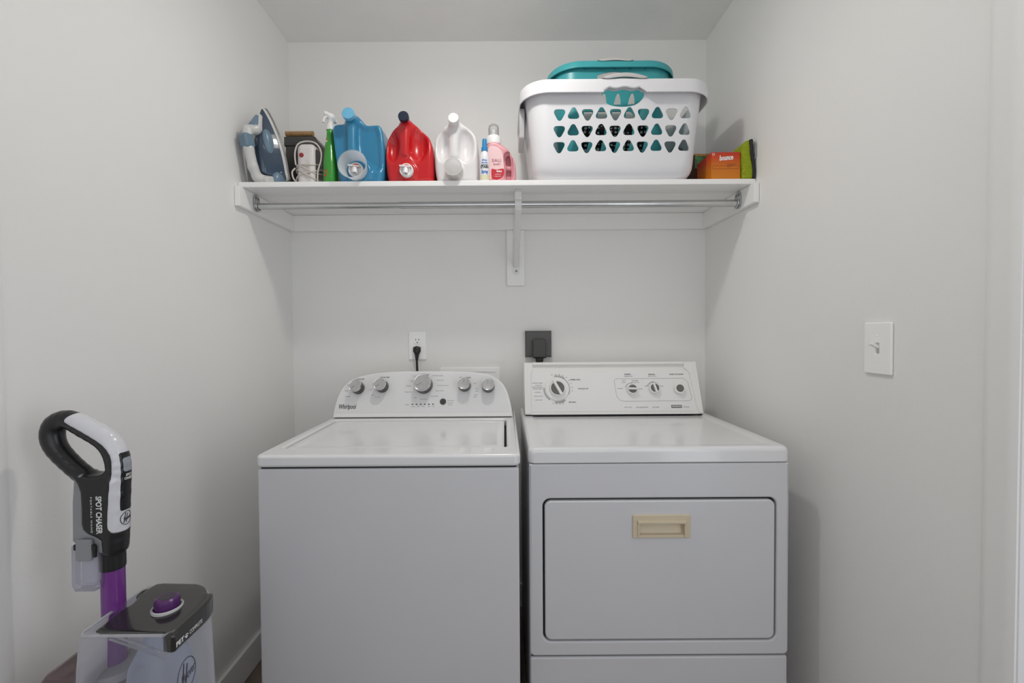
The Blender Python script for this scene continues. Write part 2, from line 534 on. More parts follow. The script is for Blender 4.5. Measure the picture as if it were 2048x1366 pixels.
# channel shaped strut from the rod hook back to the wall
def bar(p, q, w, th, bev=.002):
    p = Vector(p); q = Vector(q)
    M = frame_to((p + q) / 2, q - p, (1, 0, 0))
    L = (q - p).length
    return place(box(-th / 2, th / 2, -w / 2, w / 2, -L / 2, L / 2, bev, 2), M)
obj('strut', bar((bx, 1.668, 1.700), (bx, YB - .036, 1.530), .024, .018, .005), M_BRK, bk, 40)
hk = [(bx, RY + .0185 * math.cos(R(a)), RZ + .0185 * math.sin(R(a))) for a in range(100, 351, 10)]
bm = bmesh.new()
rings = []
for k, p in enumerate(hk):
    a = R(100 + 10 * k); n = Vector((0, math.cos(a), math.sin(a)))
    c = Vector(p)
    rings.append([c + Vector((-.0125, 0, 0)) - n * .004, c + Vector((.0125, 0, 0)) - n * .004, c + Vector((.0125, 0, 0)) + n * .004, c + Vector((-.0125, 0, 0)) + n * .004])
ring_loft(rings, bm=bm)
bmesh.ops.bevel(bm, geom=list(bm.edges), offset=.0006, segments=1, affect='EDGES')
obj('rod_hook', bm, M_BRK, bk, 40)
obj('hanger', box(bx - .0125, bx + .0125, 1.656, 1.660, RZ + .012, SZ0 - .003, .001, 1), M_BRK, bk, 40)
obj('screw', lathe([(0, 0), (.0048, 0), (.004, .0018), (0, .0026)], frame_to((bx, YB - .0232, 1.5065), (0, -1, 0)), 14), mat('screw_dark', (.2, .2, .2), .4, 1), bk, 40)

# ================================================================== outlets and the switch
M_PLATE = mat('plate_white', (.93, .93, .92), .32)
M_SLOT = mat('slot_dark', (.03, .03, .03), .6)
MXZ = lambda y: Matrix.Translation((0, y, 0)) @ Matrix.Rotation(R(90), 4, 'X')     # local (x, y) -> world (x, z), front towards -Y
t = thing('wall_outlet', 'white duplex wall outlet above the washer with a black plug', 'outlet', (-.388, YB, 1.181))
ox, oz = -.388, 1.181
obj('cover_plate', plate([rrect(ox - .0385, ox + .0385, oz - .063, oz + .063, .004)], .007, MXZ(YB - .0075), .0025), M_PLATE, t, 40)
for dz in (.0215, -.0215):
    lp = [p for p in circle(ox, oz + dz, .0175, 32)]
    lp = [(x, min(max(z, oz + dz - .0145), oz + dz + .0145)) for x, z in lp]
    rc = obj('receptacle', plate([lp], .004, MXZ(YB - .0095), .0008), mat('receptacle_white', (.93, .93, .92), .25), t, 40)
    for dx in (-.0065, .0065):
        obj('slot', box(ox + dx - .0012, ox + dx + .0012, YB - .0100, YB - .0088, oz + dz + .001, oz + dz + .009), M_SLOT, rc)
    obj('ground_slot', lathe([(0, 0), (.0027, 0), (.0027, .0012), (0, .0012)], frame_to((ox, YB - .0089, oz + dz - .0075), (0, -1, 0)), 12), M_SLOT, rc)
obj('screw', lathe([(0, 0), (.003, 0), (.002, .001), (0, .0012)], frame_to((ox, YB - .0074, oz), (0, -1, 0)), 10), M_PLATE, t, 40)

M_CORD = mat('cord_black', (.012, .012, .012), .45)
pz = oz - .0215
t = thing('power_cord', 'black power cord plugged into the white outlet, hanging behind the washer', 'power cord', (ox, YB - .02, pz))
def f_plug(x, y, z):
    a = d_cap(x, y, z, (ox, YB - .021, pz + .006), (ox, YB - .021, pz - .004), .0135)
    a = s_max(a, np.abs(x - ox) - .0165, .004)
    a = s_min(a, d_box(x, y, z, (ox, YB - .0195, pz + .004), (.0165, .0088, .012), .005), .004)
    return s_min(a, d_cap(x, y, z, (ox, YB - .022, pz - .008), (ox, YB - .024, pz - .038), .0105, .0065), .006)
obj('plug', sdf_mesh(f_plug, (ox - .02, YB - .04, pz - .05), (ox + .02, YB - .0105, pz + .025), .0014), M_CORD, t)
obj('cable', tube([(ox, YB - .024, pz - .036), (ox + .001, YB - .026, pz - .07), (ox + .004, YB - .03, pz - .14), (ox + .006, YB - .034, pz - .25), (ox + .02, YB - .05, pz - .5)], .0052, 10, 6), M_CORD, t, 60)

M_GREY = mat('range_outlet_grey', (.072, .069, .067), .38, var=.05, var_scale=30)
t = thing('dryer_outlet', 'square dark grey dryer outlet box on the wall above the dryer', 'outlet', (.150, YB, 1.126))
bm = bmesh.new()
ring_loft([[(.0915 + i, y, 1.1260 + j), (.2085 - i, y, 1.1260 + j), (.2085 - i, y, 1.2435 - j), (.0915 + i, y, 1.2435 - j)] for (y, i, j) in
           ((YB - .001, 0, 0), (YB - .012, .0, .0), (YB - .030, .003, .003), (YB - .0335, .006, .006))], bm=bm)
obj('cover_box', bm, M_GREY, t, 40)
p4 = thing('dryer_plug', 'dark grey angled dryer plug and cord in the square grey outlet', 'plug', (.153, YB - .034, 1.126))
obj('plug_body', plate([rrect(.122, .181, 1.124, 1.207, (.004, .004, .014, .014))], .030, MXZ(YB - .0645), .006, 3), mat('plug_grey', (.040, .042, .038), .42), p4, 40)
obj('strain_relief', lathe([(0, 0), (.017, 0), (.019, .006), (.016, .008), (.018, .013), (.0145, .016), (.016, .02), (.012, .026), (0, .026)], frame_to((.152, YB - .049, 1.1255), (0, .12, -1)), 20), M_CORD, p4, 40)
obj('cable', tube([(.152, YB - .047, 1.102), (.153, YB - .046, 1.06), (.17, YB - .046, .98), (.22, YB - .05, .8), (.24, YB - .05, .5)], .0085, 10, 6), M_CORD, p4, 60)

# recessed washer supply box, only its top flange shows over the washer
t = thing('washer_supply_box', 'white recessed washer supply box whose top rim shows behind the console', 'supply box', (-.154, YB, .90))
obj('flange', plate([rrect(-.288, -.021, .86, 1.0805, .004), rrect(-.268, -.041, .88, 1.0605, .003)], .005, MXZ(YB - .0055), .0015), M_PLATE, t, 40)
obj('back_panel', box(-.27, -.039, YB - .002, YB - .0008, .878, 1.0625), M_PLATE, t)
for x, c in ((-.21, (.5, .03, .02)), (-.10, (.03, .08, .4))):
    v = obj('valve', lathe([(0, 0), (.012, 0), (.012, .03), (.016, .032), (.016, .045), (0, .046)], frame_to((x, YB - .002, .93), (0, -1, 0)), 16), mat('brass', (.55, .4, .16), .35, 1), t, 40)
    obj('valve_handle', box(x - .022, x + .022, YB - .055, YB - .048, .924, .936, .002), mat('valve_col_%d' % int(x * -100), c, .4), v, 40)

# light switch on the right wall
sy0, sy1, sz0, sz1 = 1.030, 1.1075, 1.1325, 1.2565
MR = Matrix(((0, 0, -1, XR), (1, 0, 0, 0), (0, 1, 0, 0), (0, 0, 0, 1)))     # local (x, y) -> world (y, z), front towards -X
t = thing('light_switch', 'white toggle light switch plate on the right wall', 'light switch', (XR, (sy0 + sy1) / 2, sz0))
cy_, cz_ = (sy0 + sy1) / 2, (sz0 + sz1) / 2
obj('cover_plate', plate([rrect(sy0, sy1, sz0, sz1, .004), rrect(cy_ - .0053, cy_ + .0053, cz_ - .0125, cz_ + .0125, .001)], .007, MR @ Matrix.Translation((0, 0, .0075)), .0028), M_PLATE, t, 40)
obj('toggle_well', box(XR - .004, XR - .002, cy_ - .006, cy_ + .006, cz_ - .013, cz_ + .013), mat('toggle_well', (.6, .6, .59), .4), t)
obj('toggle', place(box(-.0045, .0045, -.0035, .0035, 0, .022, .0015, 2), frame_to((XR - .004, cy_, cz_ + .002), (-1, 0, .55), (0, 0, 1))), mat('toggle_white', (.85, .85, .84), .3), t, 40)
for dz in (.030, -.030):
    obj('screw', lathe([(0, 0), (.0032, 0), (.0026, .0009), (0, .0012)], frame_to((XR - .0074, cy_, cz_ + dz), (-1, 0, 0)), 12), M_PLATE, t, 40)

# ================================================================== washing machine
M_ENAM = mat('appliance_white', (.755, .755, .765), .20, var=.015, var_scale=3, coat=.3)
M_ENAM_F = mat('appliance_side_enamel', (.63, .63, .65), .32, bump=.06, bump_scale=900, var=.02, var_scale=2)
M_PLAST = mat('console_white', (.80, .80, .79), .28)
M_GAP = mat('gap_black', (.015, .015, .015), .7)
M_INK = mat('ink_dark', (.05, .05, .055), .5)
M_INKG = mat('ink_grey', (.17, .17, .175), .5)
M_CHROME = mat('knob_chrome', (.72, .72, .72), .16, 1.0)
M_SATIN = mat('knob_satin', (.52, .52, .52), .36, .85, var=.03, var_scale=40)
M_KBLK = mat('knob_black', (.01, .01, .01), .3)

WX0, WX1, WF, WBK, WT = -.661, .040, 1.170, 1.865, .918
w = thing('washing_machine', 'white top loading washing machine with five silver knobs', 'washing machine', ((WX0 + WX1) / 2, (WF + WBK) / 2, 0))
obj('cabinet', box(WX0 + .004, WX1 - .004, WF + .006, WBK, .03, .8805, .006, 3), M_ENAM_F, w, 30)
obj('seam', box(WX0 + .012, WX1 - .012, WF + .012, WBK - .01, .876, .8865), M_GAP, w)
for x in (WX0 + .06, WX1 - .06):
    for y in (WF + .07, WBK - .06):
        obj('foot', lathe([(0, .001), (.024, .001), (.024, .012), (.01, .014), (.01, .034), (0, .034)], Matrix.Translation((x, y, 0)), 16), M_GAP, w, 40)
# top: a frame with a rectangular well for the lid
LX0, LX1, LY0, LY1 = -.628, .004, 1.250, 1.655
def soft(dx): return dx
top = plate([rrect(WX0, WX1, WF, WBK, (.02, .02, .006, .006)), rrect(LX0, LX1, LY0, LY1, (.012, .012, .012, .012))], WT - .8855, Matrix.Translation((0, 0, WT)), .0085, 5)
obj('top_frame', top, M_ENAM, w, 50)
obj('well_floor', box(LX0 - .004, LX1 + .004, LY0 - .004, LY1 + .004, .889, .893), M_GAP, w)
# lid: shallow pan, edges a little raised, dished towards the front right
def lid_mesh():
    nx, ny = 48, 32
    bm = bmesh.new()
    g = []
    for j in range(ny + 1):
        row = []
        for i in range(nx + 1):
            u, v = i / nx, j / ny
            x = LX0 + .0035 + u * (LX1 - LX0 - .0105); y = LY0 + .003 + v * (LY1 - LY0 - .006)
            e = min(u * (LX1 - LX0), (1 - u) * (LX1 - LX0), v * (LY1 - LY0), (1 - v) * (LY1 - LY0))
            s = min(e / .035, 1.0); s = s * s * (3 - 2 * s)
            z = .9165 - .0055 * s
            e2 = min(e / .006, 1.0); z -= .006 * (1 - e2) ** 2
            row.append(bm.verts.new((x, y, z)))
        g.append(row)
    for j in range(ny):
        for i in range(nx):
            bm.faces.new((g[j][i], g[j][i + 1], g[j + 1][i + 1], g[j + 1][i]))
    ext = bmesh.ops.extrude_edge_only(bm, edges=[e for e in bm.edges if e.is_boundary])
    for v in [q for q in ext['geom'] if isinstance(q, bmesh.types.BMVert)]:
        v.co.z = .899
    return bm
obj('lid', lid_mesh(), M_ENAM, w, 60)
# finger recess at the right front of the lid
obj('lid_grip', place(lathe([(.030, 0), (.026, .0022), (.0, .0026)], None, 28), Matrix.Translation((-.045, 1.283, .9115)) @ Matrix.Diagonal((1.0, .42, 1, 1))), M_ENAM, w, 60)

# console on its sloping back
def slope(Y0, Z0, Y1, Z1):
    s = Vector((0, Y1 - Y0, Z1 - Z0)).normalized(); n = Vector((1, 0, 0)).cross(s)
    m = Matrix(((1, 0, 0), tuple(s), tuple(n))).transposed().to_4x4(); m.translation = (0, Y0, Z0)
    return m                        # local x along the console, y up the slope, z out towards the viewer
def stuff(*a, **k):
    o = obj(*a, **k); o['kind'] = 'stuff'; return o
CW = slope(1.675, .922, 1.74, 1.09)
outl = [(-.6505, 0), (-.6473, .038), (-.6379, .086), (-.6161, .1285), (-.5764, .1545), (-.5235, .1690), (-.4465, .1780), (-.33, .1806), (-.213, .1790), (-.1155, .1740), (-.0571, .1625), (-.0184, .1405), (.0046, .1090), (.0200, .0624), (.0300, .0)]
def smooth_open(pts, sub=5): return [(p.x, p.y) for p in catmull([(x, y, 0) for x, y in pts], sub)]
O = smooth_open(outl)
cen = Vector((-.31, .06))
con = bmesh.new()
def shrink(pts, d):
    out = []
    for x, y in pts:
        k = Vector((x, y)) - cen
        L = k.length; k = k * ((L - d) / L)
        out.append((cen.x + k.x, max(cen.y + k.y, 0)))
    return out
rings = []
for (d, z) in ((.0095, 0.0), (.004, -.0008), (.001, -.004), (0, -.010), (0, -.035)):
    rings.append([CW @ Vector((x, y, z)) for x, y in shrink(O, d)])
# back of the hood drops down to the deck at the rear
back = []
for x, y in O:
    p = CW @ Vector((x, y, -.035))
    back.append(Vector((p.x, WBK - .012, .9185 + (p.z - .9185) * .80)))
rings.append(back)
ring_loft(rings, bm=con)
console = obj('console', con, M_PLAST, w, 35)
obj('console_gap', box(-.640, .024, 1.679, 1.70, WT + .0005, WT + .006), M_GAP, w)
panel = [p for p in shrink(O, .0085) if p[1] > .0185]
panel = [(panel[0][0] - .0005, .0172)] + panel + [(panel[-1][0] + .0005, .0172)]
M_PANEL = mat('console_panel_silver', (.76, .76, .765), .36, .1, var=.02, var_scale=5)
obj('panel', plate([panel], .0008, CW @ Matrix.Translation((0, 0, .0008)), 0), M_PANEL, console, 40)

def knob(x, y, r, ang, parent=w, C=CW):
    M = C @ Matrix.Translation((x, y, .001))
    k = obj('knob', lathe([(0, 0), (r * .98, 0), (r * 1.0, .003), (r * .95, .039), (r * .90, .040), (0, .040)], M, 40), M_KBLK, parent, 40)
    obj('knob_ring', lathe([(r * .86, .0398), (r * .97, .0392), (r * .98, .041), (r * .92, .0442), (r * .84, .0438), (r * .80, .0415)], M, 40, cap=False), M_CHROME, k, 60)
    obj('knob_face', lathe([(r * .83, .0395), (r * .83, .0425), (r * .6, .0416), (0, .0410)], M, 40), M_SATIN, k, 40)
    obj('pointer', place(box(-.0006, .0006, r * .12, r * .72, .0411, .0424, .0002, 1), M @ Matrix.Rotation(R(ang), 4, 'Z')), mat('pointer_grey', (.22, .22, .22), .4, .6), k)
    return k
knob(-.5624, .1122, .0245, 128)
knob(-.4706, .1175, .0245, 128)
knob(-.3111, .1222, .0345, 118)
knob(-.1541, .1192, .0245, 0)
knob(-.0636, .1147, .0245, 0)
obj('start_button', lathe([(0, 0), (.0118, 0), (.0116, .003), (.0105, .004), (.006, .0034), (0, .003)], CW @ Matrix.Translation((-.2353, .0575, .0008)), 28), mat('button_grey', (.075, .072, .072), .28, .5), w, 40)
for i in range(6):
    x = -.3506 + i * .01554
    obj('status_light', plate([circle(x, .0480, .0036, 16, .0022)], .0008, CW @ Matrix.Translation((0, 0, .0012)), 0), M_INK, w)
TW = CW @ Matrix.Translation((0, 0, .00095))
obj('brand_lettering', text('Whirlpool', .0245, TW @ Matrix.Translation((-.597, .0400, 0)), bold=.0005, shear=.12, width=.066), M_INK, console)
prints = [('LOAD SIZE', -.5580, .1478, .030, .0062), ('WATER TEMP', -.4640, .1542, .036, .0062), ('Normal', -.3075, .1640, .025, .0072),
          ('FABRIC SOFTENER', -.1530, .1512, .044, .0062)]
small = [('Deep', -.5995, .1250, .011), ('Medium', -.6060, .1020, .014), ('Auto Sensing', -.6000, .0800, .018), ('Small', -.5700, .1400, .013), ('Warm', -.5035, .1275, .013), ('Cool', -.5150, .1060, .011),
         ('Cold', -.5050, .0850, .010), ('Tap Cold', -.4860, .0770, .019), ('Colors', -.3460, .1590, .022), ('Heavy', -.3570, .1395, .016), ('Whites', -.3705, .1195, .020), ('Bulky Items', -.3690, .0960, .028),
         ('Soak', -.3420, .0740, .010), ('Delicate Care', -.2590, .1600, .040), ('Casual', -.2500, .1420, .028), ('Wrinkle Control', -.2390, .1205, .044), ('Quick Wash', -.2500, .1000, .030), ('Drain & Spin', -.2690, .0790, .028),
         ('Rinse & Spin', -.3090, .0680, .027), ('Status', -.3705, .0475, .015), ('Sensing', -.3480, .0395, .013), ('Wash', -.3290, .0395, .010), ('Rinse', -.3090, .0395, .011), ('Spin', -.2870, .0395, .009), ('Lid', -.2720, .0395, .008),
         ('Start/Pause', -.2060, .0610, .026), ('Hold 3 Sec', -.2080, .0520, .022), ('to Cancel', -.2080, .0450, .016), ('Off', -.0720, .1430, .010), ('On', -.1150, .1280, .012), ('Extra', -.1060, .1075, .013), ('Rinse', -.1060, .0980, .012), ('Fabric', -.1100, .0830, .013), ('Soft', -.1140, .0750, .011)]
stuff('cycle_lettering', join_meshes([text(s, h, TW @ Matrix.Translation((x, y, 0)), width=wd, bold=.0002) for s, x, y, wd, h in prints]), M_INKG, console)
stuff('fine_lettering', join_meshes([text(s, .0048, TW @ Matrix.Translation((x, y, 0)), width=wd) for s, x, y, wd in small]), M_INKG, console)

# ================================================================== dryer
M_CREAM = mat('dryer_console_white', (.80, .79, .765), .3)
DX0, DX1, DF, DBK, DT = .064, .803, 1.250, 1.930, .912
d = thing('clothes_dryer', 'white front loading clothes dryer with a cream handle on its door', 'dryer', ((DX0 + DX1) / 2, (DF + DBK) / 2, 0))
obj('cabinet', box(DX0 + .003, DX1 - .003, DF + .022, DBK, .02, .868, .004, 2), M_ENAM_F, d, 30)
for x in (DX0 + .06, DX1 - .06):
    for y in (DF + .07, DBK - .06):
        obj('foot', lathe([(0, .001), (.022, .001), (.022, .01), (.01, .012), (.01, .024), (0, .024)], Matrix.Translation((x, y, 0)), 16), M_GAP, d, 40)
# front panel with the door opening cut out
DR = (.1045, .7655, .3585, .7680)
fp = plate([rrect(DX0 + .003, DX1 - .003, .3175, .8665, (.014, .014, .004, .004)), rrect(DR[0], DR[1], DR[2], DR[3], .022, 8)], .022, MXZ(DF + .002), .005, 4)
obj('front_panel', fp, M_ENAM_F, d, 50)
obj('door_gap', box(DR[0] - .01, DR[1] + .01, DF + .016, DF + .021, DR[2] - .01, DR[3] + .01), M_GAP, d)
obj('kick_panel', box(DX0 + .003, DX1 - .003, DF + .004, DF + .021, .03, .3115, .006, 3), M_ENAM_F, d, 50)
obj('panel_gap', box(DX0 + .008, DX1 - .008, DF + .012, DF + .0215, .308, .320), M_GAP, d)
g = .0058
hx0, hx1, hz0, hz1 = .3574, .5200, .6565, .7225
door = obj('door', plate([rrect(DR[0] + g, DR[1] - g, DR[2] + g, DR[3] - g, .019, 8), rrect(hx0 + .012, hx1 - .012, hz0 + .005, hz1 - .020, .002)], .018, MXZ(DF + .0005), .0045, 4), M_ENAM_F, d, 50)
M_ALM = mat('almond_plastic', (.62, .53, .385), .38)
hd = obj('door_handle', plate([rrect(hx0, hx1, hz0, hz1, .003), rrect(hx0 + .0185, hx1 - .0185, hz0 + .009, hz1 - .0235, .002)], .006, MXZ(DF - .0045), .0018, 2), M_ALM, d, 40, label='cream pull handle of the dryer door')
# raised lip over the finger well and the well itself
obj('handle_lip', box(hx0 + .013, hx1 - .013, DF - .011, DF - .003, hz1 - .0240, hz1 - .0150, .002, 2), M_ALM, hd, 40)
obj('handle_side', box(hx0 + .013, hx0 + .0185, DF - .008, DF - .003, hz0 + .004, hz1 - .018, .0015, 2), M_ALM, hd, 40)
obj('handle_side', box(hx1 - .0185, hx1 - .013, DF - .008, DF - .003, hz0 + .004, hz1 - .018, .0015, 2), M_ALM, hd, 40)
wb = bmesh.new()
a0, a1, b0, b1 = hx0 + .0185, hx1 - .0185, hz0 + .009, hz1 - .0235
r0 = [(a0, DF - .002, b0), (a1, DF - .002, b0), (a1, DF - .002, b1), (a0, DF - .002, b1)]
r1 = [(a0 + .003, DF + .006, b0 + .002), (a1 - .003, DF + .006, b0 + .002), (a1 - .003, DF + .014, b1 + .004), (a0 + .003, DF + .014, b1 + .004)]
ring_loft([r0, r1], cap0=False, bm=wb)
obj('finger_well', wb, M_ALM, hd)
# top with a raised rim around a shallow flat
def dryer_top():
    outer = lambda i, z: [(x, y, z) for x, y in rrect(DX0 + i, DX1 - i, DF + i, DBK - i, (.020, .020, .006, .006), 6)]
    inner = lambda i, z: [(x, y, z) for x, y in rrect(DX0 + .040 + i, DX1 - .036 - i, DF + .030 + i, DBK - .15 - i, (.03, .03, .02, .02), 6)]
    rings = [outer(.006, .8685), outer(.001, .8695), outer(0, .872), outer(0, .898), outer(.002, .906), outer(.006, .9105), outer(.012, .912), inner(-.002, .9118), inner(.008, .9085), inner(.016, .9078)]
    return ring_loft(rings)
obj('top', dryer_top(), M_ENAM, d, 50)
obj('top_gap', box(DX0 + .010, DX1 - .010, DF + .010, DBK - .01, .864, .8700), M_GAP, d)

CD = slope(1.73, .915, 1.80, 1.116)
dcon = bmesh.new()
# end-on profile of the console carried along its length
rows = []
prof_f = [(.002, 0.0), (.20, 0.0), (.2095, -.003), (.2125, -.010)]
def con_ring(x, ins=0.0):
    pts = []
    for s, z in [(.002 + ins, -ins), (.170, -ins), (.2075 - ins, -.0015 - ins), (.2118 - ins, -.006 - ins), (.2118 - ins, -.014)]:
        pts.append(CD @ Vector((x, s, z)))
    pts.append(Vector((x, DBK - .02 - ins, 1.085 - ins)))
    pts.append(Vector((x, DBK - .008 - ins, .9135 + ins)))
    return pts
XS = ((.0760, .008), (.0775, .003), (.081, 0), (.7660, 0), (.7700, .003), (.7720, .008))
ring_loft([con_ring(x, i) for x, i in XS], bm=dcon)
dc = obj('console', dcon, M_CREAM, d, 35)
obj('console_gap', box(.082, .768, 1.735, 1.76, .9115, .9185), M_GAP, d)
# moulded frame: end caps and the visor across the top
TD = lambda z: CD @ Matrix.Translation((0, 0, z))
capL = [(.0775, .004), (.1020, .004), (.1020, .030), (.1040, .165), (.112, .178), (.112, .2105), (.0775, .2105)]
capR = [(.7700, .004), (.7550, .004), (.7480, .030), (.7360, .165), (.726, .178), (.716, .183), (.716, .2105), (.7670, .2105)]
obj('end_cap', plate([capL], .010, TD(.0055), .0025, 3), M_CREAM, dc, 40)
obj('end_cap', plate([list(reversed(capR))], .010, TD(.0055), .0025, 3), M_CREAM, dc, 40)
obj('visor', plate([[(.110, .1985), (.718, .1985), (.718, .2105), (.110, .2105)]], .016, TD(.0110), .004, 3), M_CREAM, dc, 40)
pan = rrect(.1050, .7340, .0130, .1765, (.004, .004, .018, .010), 6)
pan = [(x + (.0090 * max(0, (.165 - y) / .15) if x > .6 else 0), y) for x, y in pan]
obj('panel', plate([pan], .0012, TD(.0012), .0004, 1), mat('dryer_panel', (.80, .795, .785), .3), dc, 40)
def outline(loop, wdt, z):
    """printed line around a closed loop"""
    bm = bmesh.new(); n = len(loop); P = [Vector((x, y)) for x, y in loop]
    a = []; b = []
    for i in range(n):
        tdir = (P[(i + 1) % n] - P[i - 1]).normalized(); nn = Vector((tdir.y, -tdir.x))
        a.append(bm.verts.new(TD(z) @ Vector((*(P[i] + nn * wdt / 2), 0)))); b.append(bm.verts.new(TD(z) @ Vector((*(P[i] - nn * wdt / 2), 0))))
    for i in range(n):
        j = (i + 1) % n
        bm.faces.new((a[i], a[j], b[j], b[i]))
    return bm
rr_ = rrect(.4370, .7290, .0525, .1430, (.026, .016, .020, .014), 6)
rr_ = [(x + (.006 * (.098 - y) / .05 if x > .6 else .004 * (.098 - y) / .05), y) for x, y in rr_]
obj('control_outline', outline(rr_, .0009, .0016), M_INKG, dc)
Z1 = .00155
def arc_marks(cx, cy, r, a0, a1, n, ln, wd):
    bm = bmesh.new()
    for i in range(n):
        a = a0 + (a1 - a0) * i / max(n - 1, 1)
        m = TD(Z1) @ Matrix.Translation((cx, cy, 0)) @ Matrix.Rotation(R(a), 4, 'Z') @ Matrix.Translation((r, 0, 0))
        merge(bm, place(box(-ln / 2, ln / 2, -wd / 2, wd / 2, 0, .0002), m))
    return bm
def arc_band(cx, cy, r0, r1, a0, a1, n=24):
    lp = [(cx + r0 * math.cos(R(a0 + (a1 - a0) * k / n)), cy + r0 * math.sin(R(a0 + (a1 - a0) * k / n))) for k in range(n + 1)]
    lp += [(cx + r1 * math.cos(R(a1 + (a0 - a1) * k / n)), cy + r1 * math.sin(R(a1 + (a0 - a1) * k / n))) for k in range(n + 1)]
    return plate([lp], .0003, TD(Z1 + .0002), 0)
M_KGREY = mat('knob_insert_grey', (.135, .128, .12), .42)
# timer dial
tx, ty = .2065, .1025
dial = obj('timer_dial', lathe([(0, 0), (.047, 0), (.0475, .003), (.045, .006), (.034, .007), (0, .007)], TD(.0012) @ Matrix.Translation((tx, ty, 0)), 48), M_PLAST, d, 40)
obj('dial_knob', lathe([(0, .007), (.0300, .007), (.0310, .010), (.0295, .020), (.0275, .0215), (0, .0215)], TD(.0012) @ Matrix.Translation((tx, ty, 0)), 40), M_PLAST, dial, 40)
def lens(r, gap, side, n=14):
    a = math.acos(gap / r)
    lp = [(side * r * math.cos(-a + 2 * a * k / n), r * math.sin(-a + 2 * a * k / n)) for k in range(n + 1)]
    return lp if side > 0 else list(reversed(lp))
MD = TD(.0012) @ Matrix.Translation((tx, ty, .0228)) @ Matrix.Rotation(R(28), 4, 'Z')
for s in (-1, 1):
    obj('dial_insert', plate([lens(.0262, .0062, s)], .0012, MD, .0003, 1), M_KGREY, dial, 40)
obj('dial_grip', place(box(-.0052, .0052, -.030, .031, -.0015, .009, .002, 2), MD), M_PLAST, dial, 40)
obj('dial_pointer', place(plate([[(-.0015, .033), (.0015, .033), (0, .038)]], .0003, Matrix.Identity(4)), TD(.0012) @ Matrix.Translation((tx, ty, .0073)) @ Matrix.Rotation(R(28), 4, 'Z')), M_INK, dial)
def small_knob(x, y, ang, sy_=1.0):
    M = TD(.0012) @ Matrix.Translation((x, y, 0))
    k = obj('selector_knob', lathe([(0, 0), (.0205, 0), (.0218, .003), (.0205, .015), (.0185, .0165), (0, .0165)], M, 36), M_PLAST, d, 40)
    Mk = M @ Matrix.Translation((0, 0, .0176)) @ Matrix.Rotation(R(ang), 4, 'Z')
    for s in (-1, 1):
        obj('knob_insert', plate([lens(.0165, .0042, s)], .001, Mk, .0003, 1), M_KGREY, k, 40)
    obj('knob_grip', place(box(-.0036, .0036, -.0185, .0195, -.001, .0075, .0015, 2), Mk), M_PLAST, k, 40)
small_knob(.5005, .0985, 88)
small_knob(.5877, .1020, 14)
sb_ = obj('start_button', lathe([(0, 0), (.0215, 0), (.0225, .003), (.0200, .015), (.0180, .0165), (0, .0165)], TD(.0012) @ Matrix.Translation((.686, .0995, 0)), 36), M_PLAST, d, 40)
obj('button_insert', lathe([(0, 0), (.0150, 0), (.0145, .0012), (0, .0014)], TD(.0012) @ Matrix.Translation((.686, .0995, .0164)), 32), M_KGREY, sb_, 40)
def dtext(items, bold=0.0):
    return join_meshes([text(s, h, TD(Z1) @ Matrix.Translation((x, y, 0)), width=wd, bold=bold) for s, x, y, wd, h in items])
stuff('heading_lettering', dtext([('FABRIC', .4900, .1600, .026, .0068), ('SIGNAL', .5860, .1595, .027, .0068), ('PUSH TO START', .6850, .1590, .056, .0066),
     ('TIMED DRY', .2800, .1395, .042, .0062), ('TOUCH UP', .3090, .1030, .042, .0062), ('AIR ONLY', .2640, .0500, .030, .0066)], .00025), M_INKG, dc)
stuff('fine_lettering', dtext([('TEMPERATURE', .4920, .1520, .034, .0045), ('END OF CYCLE', .5870, .1520, .032, .0045),
     ('WRINKLE GUARD', .1290, .1270, .042, .0042), ('COTTON', .1330, .1175, .024, .0050), ('ELECTRONIC', .1300, .1100, .042, .0058), ('AUTO DRY', .1300, .1030, .036, .0058),
     ('NORMAL', .1300, .0900, .024, .0046), ('KNITS LOW', .1320, .0740, .034, .0046), ('DAMP DRY', .1330, .0590, .028, .0050),
     ('MED', .4730, .1345, .014, .0044), ('LOW', .4710, .1270, .018, .0044), ('PERM PRESS', .5170, .1345, .026, .0044), ('KNITS', .5170, .1270, .030, .0044), ('HIGH', .4560, .1030, .022, .0046), ('DELICATE', .5320, .1010, .022, .0044),
     ('LOW', .5850, .1300, .012, .0040), ('OFF', .5590, .1120, .010, .0044), ('HIGH', .6200, .1120, .014, .0044),
     ('Heavy Duty', .4800, .0290, .028, .0050), ('Wide Opening Door', .5350, .0285, .048, .0050), ('Soft Heat', .5880, .0285, .027, .0050), ('70 Series', .7080, .0285, .022, .0056)]), M_INKG, dc)
stuff('dial_marks', join_meshes([arc_marks(tx, ty, .0600, 108, -8, 9, .003, .003), arc_marks(tx, ty, .0590, 252, 292, 4, .003, .003)]), M_INKG, dc)
stuff('dial_bands', join_meshes([arc_band(tx, ty, .0485, .0515, 60, -26), arc_band(tx, ty, .0480, .0560, 100, 55), arc_band(tx, ty, .0485, .0545, 175, 235), arc_band(tx, ty, .0485, .0570, 258, 305)]), mat('ink_light', (.42, .42, .42), .5), dc)
stuff('selector_bands', join_meshes([arc_band(.5005, .0985, .0250, .0275, 80, 160), arc_band(.5877, .1020, .0245, .0275, 20, 160)]), mat('ink_light', (.42, .42, .42), .5), dc)
obj('brand_badge', plate([rrect(.6490, .6895, .0252, .0362, .0005, 1)], .0004, TD(Z1 + .0003), 0), M_INK, dc)
obj('brand_lettering', text('KENMORE', .0085, TD(Z1 + .0005) @ Matrix.Translation((.6692, .0306, 0)), width=.036, bold=.0002), mat('ink_white', (.8, .8, .8), .5), dc)

